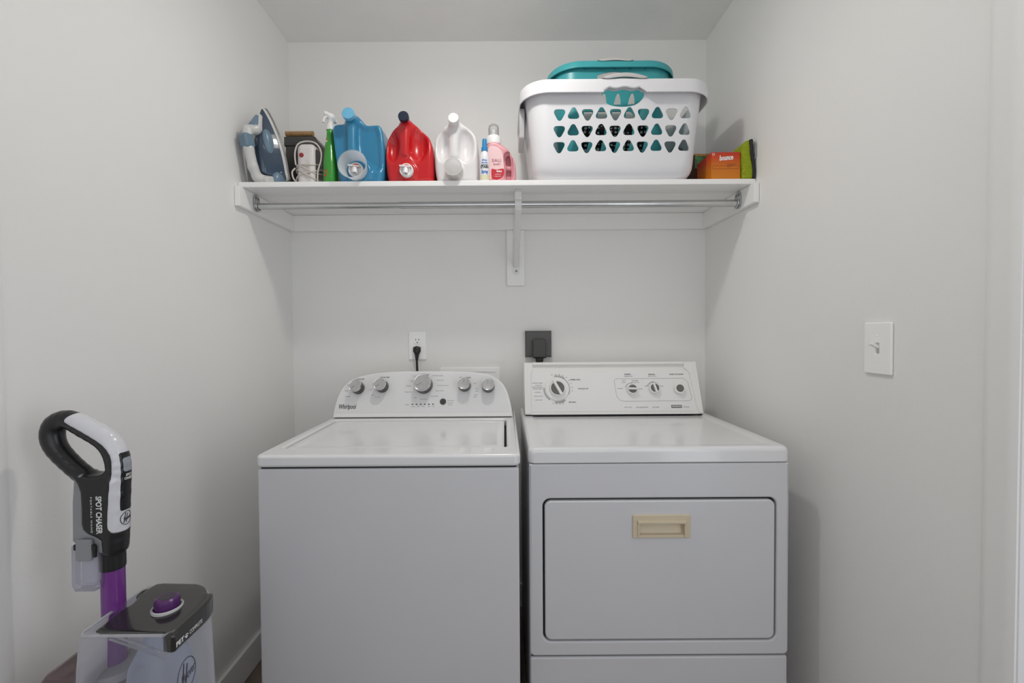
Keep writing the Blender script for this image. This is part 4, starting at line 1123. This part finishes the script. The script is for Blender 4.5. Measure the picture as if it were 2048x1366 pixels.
# ------------------------------------------------------------------ green trigger spray behind the blue jug
gx, gy = -.6410, 1.676
gs = thing('green_spray_bottle', 'green spray bottle with a white trigger head beside the blue jug', 'spray bottle', (gx, gy, ST))
def f_green(x, y, z):
    h = np.interp(z, [1.778, 1.80, 1.87, 1.93, 1.965, 1.985, 2.0], [.030, .0305, .0275, .0215, .0150, .0135, .0130])
    q = np.sqrt(((x - gx) / .88) ** 2 + (y - gy) ** 2)
    return s_max(s_max((q - h) * .8, z - 1.992, .004), ST - z, .004)
M_GRN = mat('green_plastic', (.040, .30, .030), .25, coat=.2, var=.06, var_scale=12)
obj('body', sdf_mesh(f_green, (gx - .034, gy - .034, ST - .001), (gx + .034, gy + .034, 1.994), .0020), M_GRN, gs)
obj('collar', lathe([(0, 1.990), (.0145, 1.990), (.0145, 2.006), (.0115, 2.010), (0, 2.010)], Matrix.Translation((gx, gy, 0)), 28), M_TAPW, gs, 40)
def f_trig(x, y, z):
    a = d_cap(x, y, z, (gx, gy, 2.008), (gx + .002, gy, 2.034), .0105)
    a = s_min(a, d_cap(x, y, z, (gx + .008, gy, 2.040), (gx - .008, gy - .020, 2.043), .0100, .0085), .010)
    return s_min(a, d_cap(x, y, z, (gx + .006, gy - .004, 2.036), (gx + .012, gy + .018, 2.030), .010, .007), .008)
obj('trigger_head', sdf_mesh(f_trig, (gx - .03, gy - .035, 2.0), (gx + .03, gy + .035, 2.058), .0018), M_TAPW, gs)
obj('trigger', tube([(gx - .006, gy - .016, 2.034), (gx - .012, gy - .026, 2.022), (gx - .013, gy - .030, 2.006)], .0042, 8, 5), M_TAPW, gs, 60)
def leaf_label(name, pts, m, ang):
    bm = plate([poly_sub(pts, 3)], .0006, Matrix.Identity(4), 0)
    for v in bm.verts:
        u, z = v.co.x, v.co.y
        h = float(np.interp(z, [1.778, 1.80, 1.87, 1.93, 1.965, 1.985, 2.0], [.030, .0305, .0275, .0215, .0150, .0135, .0130])) + .0006 + v.co.z
        a = R(ang) + u / h
        v.co = (gx + .88 * h * math.cos(a), gy + h * math.sin(a), z)
    return obj(name, bm, m, gs)
leaf_label('red_print', [(-.008, 1.815), (.000, 1.812), (.007, 1.824), (.006, 1.836), (-.002, 1.836), (-.008, 1.828)], mat('print_red', (.62, .03, .01), .4), -110)
leaf_label('neck_print', [(-.006, 1.948), (.004, 1.948), (.004, 1.956), (-.006, 1.956)], mat('print_red', (.62, .03, .01), .4), -112)
leaf_label('neck_white_print', [(-.006, 1.942), (.002, 1.942), (.002, 1.947), (-.006, 1.947)], mat('ink_white', (.8, .8, .8), .5), -112)

# ------------------------------------------------------------------ steam iron standing on its heel
ir = thing('steam_iron', 'blue and white steam iron standing on its heel beside the wall', 'iron', (-.84, 1.70, ST))
hdir = Vector((-.42, -.91, 0)).normalized(); wdir = Vector((-hdir.y, hdir.x, 0))       # from sole to handle; across
wdir = Vector((.91, -.42, 0)).normalized()
tl = R(14)
ldir = (Vector((0, 0, 1)) * math.cos(tl) + hdir * math.sin(tl)).normalized()
hd2 = (hdir * math.cos(tl) - Vector((0, 0, 1)) * math.sin(tl)).normalized()
MI = Matrix((wdir, hd2, ldir)).transposed().to_4x4()            # local x across, y from sole to handle, z towards the nose
MI.translation = Vector((-.8440, 1.722, ST + .034))
plan = [(.0000, .262), (.0100, .250), (.0260, .215), (.0410, .165), (.0490, .115), (.0510, .070), (.0490, .030), (.0420, .000)]
plan = plan + [(-x, z) for x, z in reversed(plan[1:])]
PL = poly_sub(plan, 3)
def iron_part(name, f, lo, hi, h, m, parent=ir): return obj(name, sdf_mesh(f, lo, hi, h, MI), m, parent)
M_ISKIRT = mat('iron_pale', (.60, .60, .59), .30)
M_IBLUE = mat('iron_blue', (.034, .060, .098), .16, coat=.5, var=.12, var_scale=20)
M_IMID = mat('iron_slate', (.15, .225, .30), .30)
iron_part('soleplate', lambda x, y, z: d_ext(d_poly(x, z, PL), y - .003, .003, .001), (-.055, -.002, -.004), (.055, .007, .266), .0022, mat('sole_steel', (.32, .31, .30), .3, .9))
iron_part('skirt', lambda x, y, z: d_ext(d_poly(x, z, PL) + .0015, y - .0120, .0065, .004), (-.055, .005, -.004), (.055, .020, .266), .0022, M_ISKIRT)
def f_itank(x, y, z):
    top = np.interp(z, [-.01, .03, .12, .18, .25], [.086, .092, .082, .058, .032])
    d = d_poly(x, z, PL) + .004 + np.maximum(y - .018, 0) * .42
    return s_max(s_max(d * .9, (y - top) * .9, .012), .016 - y, .003)
iron_part('water_tank', f_itank, (-.055, .014, -.006), (.055, .098, .262), .0022, M_IBLUE)
def f_ihandle(x, y, z):
    pts = [(.040, .020), (.074, .004), (.104, .016), (.112, .050), (.112, .110), (.108, .150), (.098, .174)]
    d = None
    for (y0, z0), (y1, z1) in zip(pts[:-1], pts[1:]):
        c = d_cap(x, y, z, (0, y0, z0), (0, y1, z1), .0170)
        d = c if d is None else s_min(d, c, .006)
    heel = d_box(x, y, z, (0, .055, .004), (.034, .042, .014), .010)
    return s_max(s_min(d, heel, .014), -.012 - z, .004)
iron_part('handle', f_ihandle, (-.04, .008, -.016), (.04, .135, .20), .0022, M_ISKIRT)
def f_ifront(x, y, z):
    d = d_cap(x, y, z, (0, .062, .185), (0, .040, .225), .020, .012)
    d = s_min(d, d_cap(x, y, z, (0, .066, .180), (0, .100, .176), .018, .016), .010)
    return d
iron_part('front_housing', f_ifront, (-.03, .02, .15), (.03, .125, .245), .0022, M_ISKIRT)
iron_part('control_panel', lambda x, y, z: d_cap(x, y, z, (0, .068, .192), (0, .048, .222), .0185, .0105), (-.025, .03, .165), (.025, .095, .24), .0020, M_IMID)
iron_part('thumb_grip', lambda x, y, z: d_box(x, y, z, (0, .112, .138), (.0185, .0185, .024), .008), (-.02, .09, .11), (.02, .135, .165), .0018, M_IMID)
iron_part('grip_band', lambda x, y, z: d_cyl(x, y, z, (0, .112, .104), (0, .112, .108), .0177, .001), (-.02, .09, .10), (.02, .135, .112), .0012, M_GAP)
iron_part('side_cushion', lambda x, y, z: d_ell(x, y, z, (.026, .046, .135), (.014, .020, .045)), (.005, .02, .085), (.045, .07, .185), .0020, M_IMID)
iron_part('heel_cushion', lambda x, y, z: d_ell(x, y, z, (.030, .040, .004), (.015, .026, .030)), (.010, .01, -.014), (.05, .07, .04), .0020, M_IMID)
iron_part('heel_button', lambda x, y, z: d_ell(x, y, z, (.000, .092, .012), (.012, .012, .016)), (-.016, .075, -.008), (.016, .108, .032), .0016, M_IMID)
dots = bmesh.new()
for k in range(8):
    z = .020 + .011 * k
    merge(dots, place(lathe([(0, 0), (.0022, 0), (.0018, .001), (0, .0012)], None, 8), frame_to((.0395 - .0004 * k, .030, z), (1, .42, 0))))
place(dots, MI)
o = obj('fill_marks', dots, mat('ink_white', (.8, .8, .8), .5), ir); o['kind'] = 'stuff'
# feet under the heel so that it stands on the shelf
iron_part('heel', lambda x, y, z: d_box(x, y, z, (0, .045, -.016), (.040, .046, .010), .006), (-.045, -.004, -.030), (.045, .095, -.004), .0024, M_ISKIRT)

# ------------------------------------------------------------------ dark case with a wooden handle at the back
cs = thing('metal_case', 'dark grey metal case with a wooden bar handle behind the iron', 'case', (-.775, 1.88, ST))
M_CASE = mat('case_grey', (.085, .083, .082), .32, .6, var=.1, var_scale=14)
prof = [(-.868, ST), (-.700, ST), (-.700, 1.962), (-.752, 2.018), (-.868, 2.018)]
obj('shell', plate([prof], .150, MXZ(1.800), .004, 2), M_CASE, cs, 40)
obj('lid', plate([[(-.872, 1.985), (-.728, 1.985), (-.749, 2.0215), (-.872, 2.0215)]], .158, MXZ(1.796), .003, 2), M_CASE, cs, 40)
obj('wooden_handle', lathe([(0, 0), (.0095, 0), (.0100, .002), (.0100, .108), (.0095, .110), (0, .110)], frame_to((-.866, 1.802, 2.034), (1, 0, 0)), 24), mat('handle_wood', (.36, .21, .085), .45, var=.2, var_scale=40), cs, 40)
obj('handle_post', box(-.760, -.756, 1.799, 1.805, 2.012, 2.036), M_CASE, cs)
obj('handle_post', box(-.862, -.858, 1.799, 1.805, 2.012, 2.036), M_CASE, cs)
for x in (-.822, -.812):
    obj('rivet', lathe([(0, 0), (.003, 0), (.002, .0015), (0, .002)], frame_to((x + .055, 1.799, 1.952), (0, -1, 0)), 10), mat('rivet', (.6, .6, .6), .3, 1), cs, 40)

# ------------------------------------------------------------------ white hand steamer wrapped in its cord
hs = thing('hand_steamer', 'white hand steamer wrapped in its own pale cord', 'steamer', (-.728, 1.70, ST))
stx, sty = -.7300, 1.700
def f_steam(x, y, z):
    wd = np.interp(z, [1.78, 1.86, 1.90, 1.945], [.0335, .0330, .0340, .0330])
    q = d_box(x, y, z, (stx, sty, 1.860), (.0350, .036, .0825), .022)
    q = s_max(q, -d_cap(x, y, z, (stx + .004, sty - .046, 1.760), (stx + .004, sty - .046, 1.865), .0115), .008)
    return s_max(q, ST - z, .004)
obj('body', sdf_mesh(f_steam, (stx - .04, sty - .04, ST - .001), (stx + .04, sty + .04, 1.946), .0022), mat('steamer_white', (.66, .63, .62), .35), hs)
obj('side_panel', plate([rrect(sty - .026, sty + .026, 1.800, 1.925, .012)], .004, Matrix(((0, 0, 1, stx + .0385), (1, 0, 0, 0), (0, 1, 0, 0), (0, 0, 0, 1))), .001), mat('steamer_dark', (.035, .03, .03), .35), hs, 40)
obj('red_button', lathe([(0, 0), (.0088, 0), (.0075, .003), (0, .004)], frame_to((stx - .014, sty - .0355, 1.896), (0, -1, 0)), 20), mat('button_dark_red', (.28, .02, .02), .3), hs, 40)
M_PCORD = mat('pale_cord', (.58, .53, .49), .5)
def wrap_loop(zl, zr, rx, ry, ph=0.0, zo=0.0):
    return [(stx + rx * math.cos(a), sty + ry * math.sin(a), (zl + zr) / 2 + (zr - zl) / 2 * math.cos(a + ph) + zo * math.sin(2 * a)) for a in [2 * math.pi * k / 18 for k in range(18)]]
for k, (zl, zr) in enumerate(((1.848, 1.872), (1.858, 1.836), (1.842, 1.812), (1.806, 1.852))):
    obj('cord_wrap', tube(wrap_loop(zl, zr, .0430 + .001 * k, .0405, 0, .006), .0030, 8, 4, closed=True), M_PCORD, hs, 60)
obj('cord_loop', tube([(stx - .038, sty - .030, 1.862), (stx - .0415, sty - .028, 1.905), (stx - .030, sty - .026, 1.940), (stx + .002, sty - .024, 1.951), (stx + .034, sty - .022, 1.944), (stx + .053, sty - .024, 1.915), (stx + .054, sty - .026, 1.880), (stx + .043, sty - .028, 1.840), (stx + .041, sty - .028, 1.800), (stx + .041, sty - .026, ST + .004)], .0030, 8, 6), M_PCORD, hs, 60)
obj('cord_tail', tube([(stx - .040, sty - .030, 1.850), (stx - .050, sty - .034, 1.835), (stx - .046, sty - .034, 1.812), (stx - .036, sty - .036, 1.800)], .0030, 8, 6), M_PCORD, hs, 60)

# ------------------------------------------------------------------ laundry baskets
def apply_mods(o, mods):
    """evaluate modifiers into plain mesh data"""
    for kind, kw in mods:
        m = o.modifiers.new(kind.lower(), kind)
        for k, v in kw.items(): setattr(m, k, v)
    dg = bpy.context.evaluated_depsgraph_get(); dg.update()
    me = bpy.data.meshes.new_from_object(o.evaluated_get(dg))
    o.modifiers.clear()
    old = o.data; o.data = me; bpy.data.meshes.remove(old)
    return o
def basket_rings(cx, cy, z0, secs):
    """secs: (z, half x, half y, corner radius)"""
    return [[(cx + x, cy + y, z) for x, y in rrect(-hx, hx, -hy, hy, r, 12)] for z, hx, hy, r in secs]
def pick(cx, cz, up, w=.0185, h=.0190):
    pts = []
    for k in range(30):
        a = 2 * math.pi * k / 30
        r = 1 + .17 * math.cos(3 * (a - math.pi / 2)) + .02 * math.cos(6 * (a - math.pi / 2))
        pts.append((cx + w * r * math.cos(a), cz + (1 if up else -1) * h * r * math.sin(a)))
    return pts if up else list(reversed(pts))
def cutter_obj(loops, y0, y1):
    bm = bmesh.new()
    for lp in loops:
        ring_loft([[(x, y0, z) for x, z in lp], [(x, y1, z) for x, z in lp]], bm=bm)
    bmesh.ops.recalc_face_normals(bm, faces=bm.faces)
    me = bpy.data.meshes.new('cutter'); bm.to_mesh(me); bm.free()
    o = bpy.data.objects.new('cutter', me); COL.objects.link(o)
    return o
def basket(name, label, cx, cy, z0, secs, loops, m, grp, ycut, far):
    t = thing(name, label, 'laundry basket', (cx, cy, z0), group=grp)
    bm = ring_loft(basket_rings(cx, cy, z0, secs), cap0=True, cap1=False)
    b = obj('shell', bm, m, t)
    cut = cutter_obj(loops, *ycut); cut2 = cutter_obj(far[1], *far[0])
    apply_mods(b, [('SOLIDIFY', dict(thickness=.0028, offset=0.0)), ('BOOLEAN', dict(operation='DIFFERENCE', object=cut, solver='EXACT')), ('BOOLEAN', dict(operation='DIFFERENCE', object=cut2, solver='EXACT'))])
    bpy.data.objects.remove(cut, do_unlink=True); bpy.data.objects.remove(cut2, do_unlink=True)
    shade(b.data, 40)
    return t
BCX, BCY, BZ = .3990, 1.7660, SZ1 + .0018
M_BWHT = mat('basket_white', (.74, .74, .765), .36, sss=0.0)
secs_w = [(BZ, .200, .095, .040)] + [(BZ + .062 * (1 - math.cos(R(a))), .232 + .059 * math.sin(R(a)), .118 + .046 * math.sin(R(a)), .045 + .015 * math.sin(R(a))) for a in range(0, 91, 15)] + [(BZ + .09, .293, .166, .060), (BZ + .16, .300, .172, .064), (BZ + .235, .308, .180, .068),
          (BZ + .27, .312, .184, .072), (BZ + .300, .316, .190, .078), (2.094, .319, .194, .084), (2.103, .325, .200, .090), (2.1060, .331, .207, .096), (2.1030, .3365, .2125, .100), (2.090, .3385, .2145, .102), (2.0600, .3390, .2150, .102), (2.0590, .3370, .2130, .100)]
hole_rows = []
for r_, z in enumerate((2.0015, 1.9465, 1.8925)):
    for c_ in range(10):
        hole_rows.append(pick(.1985 + c_ * .04905 - r_ * .0006, z, c_ % 2 == 1))
grip_cut = poly_sub([(.3440, 2.0670), (.3520, 2.0720), (.3660, 2.0790), (.3880, 2.0750), (.4180, 2.0800), (.4480, 2.0750), (.4680, 2.0790), (.4830, 2.0720), (.4930, 2.0670), (.4860, 2.0480), (.4620, 2.0300), (.4180, 2.0240), (.3740, 2.0300), (.3510, 2.0480)], 3)
wbk = basket('laundry_basket', 'white laundry basket with three rows of pick shaped holes on the shelf', BCX, BCY, BZ, secs_w, hole_rows + [list(reversed(grip_cut))], M_BWHT, 'laundry baskets', (1.535, 1.640), ((1.92, 1.97), hole_rows))
M_PADG = mat('grip_pad_grey', (.50, .49, .48), .5)
def grip_pad(t, cx, yf, z0, hx, h, lift, m):
    """soft pad bent over the front rim"""
    bm = bmesh.new(); rings = []
    n = 20
    for k in range(n + 1):
        u = -1 + 2 * k / n
        x = cx + u * hx; zz = z0 + lift * (1 - u * u); sc = max(1 - abs(u) ** 6, .12)
        rings.append([(x, yf - .0030, zz - h * sc), (x, yf - .0042, zz - h * .5 * sc), (x, yf - .002, zz), (x, yf + .006, zz + .0035 * sc), (x, yf + .018, zz + .0035 * sc), (x, yf + .024, zz), (x, yf + .022, zz - .006), (x, yf + .004, zz - h * .6 * sc)])
    ring_loft(rings, bm=bm)
    return obj('grip_pad', bm, m, t, 50)
grip_pad(wbk, .4180, 1.5510, 2.1080, .0780, .0140, .0150, M_PADG)
obj('grip_wave', tube([(.3400, 1.5550, 2.0630), (.3520, 1.5550, 2.0725), (.3660, 1.5548, 2.0800), (.3880, 1.5545, 2.0762), (.4180, 1.5540, 2.0812), (.4480, 1.5545, 2.0762), (.4680, 1.5548, 2.0800), (.4830, 1.5550, 2.0725), (.4970, 1.5550, 2.0630)], .0048, 12, 6), M_BWHT, wbk, 60)
# end handle hanging at the left end of the white basket
obj('end_handle', plate([smooth_loop([(BCY - .085, 2.068), (BCY - .075, 1.985), (BCY - .055, 1.962), (BCY + .055, 1.962), (BCY + .075, 1.985), (BCY + .085, 2.068)], 4), rrect(BCY - .055, BCY + .055, 1.985, 2.040, .015, 4)], .020,
        Matrix(((0, 0, -1, BCX - .3385), (1, 0, 0, 0), (0, 1, 0, 0), (0, 0, 0, 1))) , .004, 2), mat('basket_white_handle', (.58, .58, .59), .4), wbk, 40)
for x in np.linspace(-.22, .22, 9):
    if abs(x - .019) < .09: continue
    obj('rim_rib', box(BCX + x - .0008, BCX + x + .0008, BCY - .2135, BCY - .192, 2.066, 2.100), M_BWHT, wbk)

TCX, TCY, TZ = .4080, 1.7900, BZ + .0035
M_TEAL = mat('basket_teal', (.045, .345, .375), .36)
secs_t = [(TZ, .140, .085, .03), (TZ, .160, .100, .035), (TZ + .005, .172, .108, .04), (TZ + .020, .180, .113, .045), (TZ + .05, .186, .117, .055), (TZ + .15, .198, .126, .065), (TZ + .25, .208, .134, .075), (TZ + .36, .217, .142, .084),
          (2.196, .222, .146, .09), (2.207, .226, .150, .105), (2.2115, .231, .155, .112), (2.210, .236, .160, .118), (2.204, .239, .163, .120), (2.188, .240, .164, .120), (2.187, .238, .162, .119)]
def petal(cx, cz, w, h, tilt):
    lp = []
    for k in range(20):
        a = 2 * math.pi * k / 20
        x, z = w * math.cos(a), h * math.sin(a)
        lp.append((cx + x * math.cos(tilt) - z * math.sin(tilt), cz + x * math.sin(tilt) + z * math.cos(tilt)))
    return lp
pet = []
for c_ in range(5):
    pet.append(petal(.3080 + c_ * .0513, 2.000, .0165, .108, -.10))
gt = poly_sub([(.345, 2.168), (.405, 2.180), (.470, 2.168), (.455, 2.140), (.405, 2.130), (.360, 2.140)], 4)
tbk = basket('laundry_basket', 'teal laundry basket nested inside the white basket', TCX, TCY, TZ, secs_t, pet + [list(reversed(gt))], M_TEAL, 'laundry baskets', (1.630, 1.700), ((1.895, 1.98), [rrect(.255, .560, 2.075, 2.180, .03, 5)] + [petal(.300 + k * .058, 1.955, .017, .07, -.1) for k in range(5)]))
grip_pad(tbk, .4050, 1.6275, 2.2125, .0640, .0100, .0080, M_PADG)
for x in np.linspace(-.11, .11, 5):
    obj('rim_rib', box(TCX + x - .0008, TCX + x + .0008, TCY - .1615, TCY - .145, 2.186, 2.205), M_TEAL, tbk)
# dotted black cloth heaped in the teal basket
def dotted(name):
    m = bpy.data.materials.new(name); m.use_nodes = True; nt = m.node_tree; b = nt.nodes['Principled BSDF']; b.inputs['Roughness'].default_value = .9
    tc = nt.nodes.new('ShaderNodeTexCoord'); vo = nt.nodes.new('ShaderNodeTexVoronoi'); vo.inputs['Scale'].default_value = 62; vo.inputs['Randomness'].default_value = .25
    rp = nt.nodes.new('ShaderNodeValToRGB'); rp.color_ramp.interpolation = 'CONSTANT'
    rp.color_ramp.elements[0].color = (.55, .53, .50, 1); rp.color_ramp.elements[1].color = (.006, .006, .007, 1); rp.color_ramp.elements[1].position = .33
    nt.links.new(tc.outputs['Object'], vo.inputs['Vector']); nt.links.new(vo.outputs['Distance'], rp.inputs['Fac']); nt.links.new(rp.outputs['Color'], b.inputs['Base Color'])
    return m
def f_heap(x, y, z):
    b = d_box(x, y, z, (TCX - .005, TCY, TZ + .128), (.165, .095, .118), .04)
    return b + .006 * np.sin(x * 70) * np.sin(y * 60 + z * 50) + .004 * np.sin(z * 120 + x * 30)
tag(obj('dotted_cloth', sdf_mesh(f_heap, (TCX - .185, TCY - .108, TZ + .004), (TCX + .175, TCY + .108, TZ + .262), .006), dotted('black_dotted_cloth')), 'black cloth with white dots heaped inside the teal basket', 'cloth')
def f_towel(x, y, z):
    b = d_box(x, y, z, (.6480, 1.775, BZ + .074), (.022, .105, .068), .018)
    return b + .003 * np.sin(y * 90 + z * 60) * np.sin(z * 45)
tag(obj('folded_towel', sdf_mesh(f_towel, (.620, 1.660, BZ + .003), (.676, 1.890, BZ + .15), .004), mat('towel_grey', (.10, .10, .10), .9, bump=.4, bump_scale=400)), 'dark grey folded towel at the right end of the white basket', 'towel')

# ------------------------------------------------------------------ dryer sheet box, package behind it, scrubbing mitt
def box_print():
    m = bpy.data.materials.new('orange_carton'); m.use_nodes = True; nt = m.node_tree; b = nt.nodes['Principled BSDF']; b.inputs['Roughness'].default_value = .35
    g = nt.nodes.new('ShaderNodeNewGeometry'); sp_ = nt.nodes.new('ShaderNodeSeparateXYZ'); mr = nt.nodes.new('ShaderNodeMapRange')
    mr.inputs['From Min'].default_value = ST; mr.inputs['From Max'].default_value = ST + .10
    rp = nt.nodes.new('ShaderNodeValToRGB'); e = rp.color_ramp.elements
    e[0].position = 0.0; e[0].color = (.62, .20, .004, 1); e[1].position = 1.0; e[1].color = (.50, .020, .006, 1)
    q = rp.color_ramp.elements.new(.48); q.color = (.58, .150, .004, 1)
    q = rp.color_ramp.elements.new(.78); q.color = (.55, .055, .005, 1)
    nt.links.new(g.outputs['Position'], sp_.inputs[0]); nt.links.new(sp_.outputs['Z'], mr.inputs['Value']); nt.links.new(mr.outputs[0], rp.inputs['Fac']); nt.links.new(rp.outputs['Color'], b.inputs['Base Color'])
    return m
bxx0, bxx1, bf = .7440, .8480, 1.613
db = thing('dryer_sheet_box', 'orange carton of dryer sheets at the right end of the shelf', 'carton', ((bxx0 + bxx1) / 2, 1.67, ST))
obj('carton', box(bxx0, bxx1, bf, 1.735, ST, 1.8765, .0015, 2), box_print(), db, 40)
MB = MXZ(bf - .0004)
obj('brand_lettering', text('bounce', .0250, MB @ Matrix.Translation((.7960, 1.8560, 0)) @ Matrix.Rotation(R(5), 4, 'Z'), shear=.25, bold=.0009, width=.050), mat('ink_white', (.8, .8, .8), .5), db)
obj('corner_mark', plate(ring_loop(.7510, 1.8685, .0050, .0042, .0014, 20), .0004, MXZ(bf - .0004), 0), mat('ink_white', (.8, .8, .8), .5), db)
pr = bmesh.new()
for z, w_ in ((1.8340, .030), (1.8290, .026), (1.8240, .014)):
    box(.8000, .8000 + w_, bf - .0004, bf - .0001, z - .0009, z + .0009, bm=pr)
o = obj('fine_print', pr, mat('ink_brown', (.22, .05, .01), .5), db); o['kind'] = 'stuff'
obj('flap_edge', plate([rrect(bxx0 + .003, bxx1 - .004, 1.8170, 1.8285, .002), rrect(bxx0 + .0038, bxx1 - .0048, 1.8178, 1.8277, .0015)], .0005, MXZ(bf - .0004), 0), mat('ink_brown', (.22, .05, .01), .5), db)
pg = thing('brown_package', 'brown package with a green label between the basket and the orange carton', 'package', (.775, 1.83, ST))
obj('carton', box(.7420, .8200, 1.750, 1.900, ST, 1.925, .003, 2), mat('package_brown', (.10, .028, .012), .4), pg, 40)
obj('label', box(.7425, .8195, 1.7490, 1.7498, 1.868, 1.916), mat('package_green', (.050, .175, .055), .45, var=.7, var_scale=90), pg)
obj('label_strip', box(.7425, .8195, 1.7488, 1.7498, 1.9162, 1.9240), mat('package_gold', (.45, .20, .03), .45, var=.5, var_scale=80), pg)
mt = thing('scrub_mitt', 'lime green chenille mitt with a black edge standing against the right wall', 'mitt', (.872, 1.63, ST))
def mitt_c(z): return np.interp(z, [1.778, 1.81, 1.84, 1.87, 1.90, 1.92], [.8695, .8700, .8665, .8635, .8655, .8700])
def f_mitt(x, y, z):
    hw_ = np.interp(z, [1.778, 1.80, 1.83, 1.86, 1.89, 1.907, 1.915], [.0170, .0185, .0165, .0145, .0125, .0080, .0030])
    d = s_max(np.abs(x - mitt_c(z)) - hw_, np.abs(y - 1.645) - .045, .010) * .8
    d = d + .0016 * np.sin(x * 900) * np.sin(y * 900) * np.sin(z * 900)
    return s_max(s_max(d, z - 1.914, .004), ST - z, .003)
obj('pile', sdf_mesh(f_mitt, (.84, 1.597, ST - .001), (.894, 1.694, 1.916), .0016), mat('lime_chenille', (.34, .42, .012), .85, bump=1.0, bump_scale=700, var=.35, var_scale=300), mt)
def f_edge(x, y, z):
    c = np.interp(z, [1.778, 1.81, 1.84, 1.87, 1.90, 1.92], [.8885, .8890, .8855, .8800, .8790, .8790])
    d = s_max(np.abs(x - c) - .0052, np.abs(y - 1.645) - .049, .004)
    return s_max(s_max(d * .85, z - 1.9165, .004), ST - z, .003)
obj('black_edge', sdf_mesh(f_edge, (.872, 1.592, ST - .001), (.8962, 1.698, 1.918), .0016), mat('mitt_black', (.015, .015, .018), .7), mt)
obj('hang_loop', tube([(.8850, 1.600, 1.906), (.8900, 1.5955, 1.900), (.8890, 1.595, 1.875), (.8915, 1.595, 1.858), (.8900, 1.599, 1.846)], .0016, 8, 5), mat('loop_grey', (.25, .25, .25), .6), mt, 60)
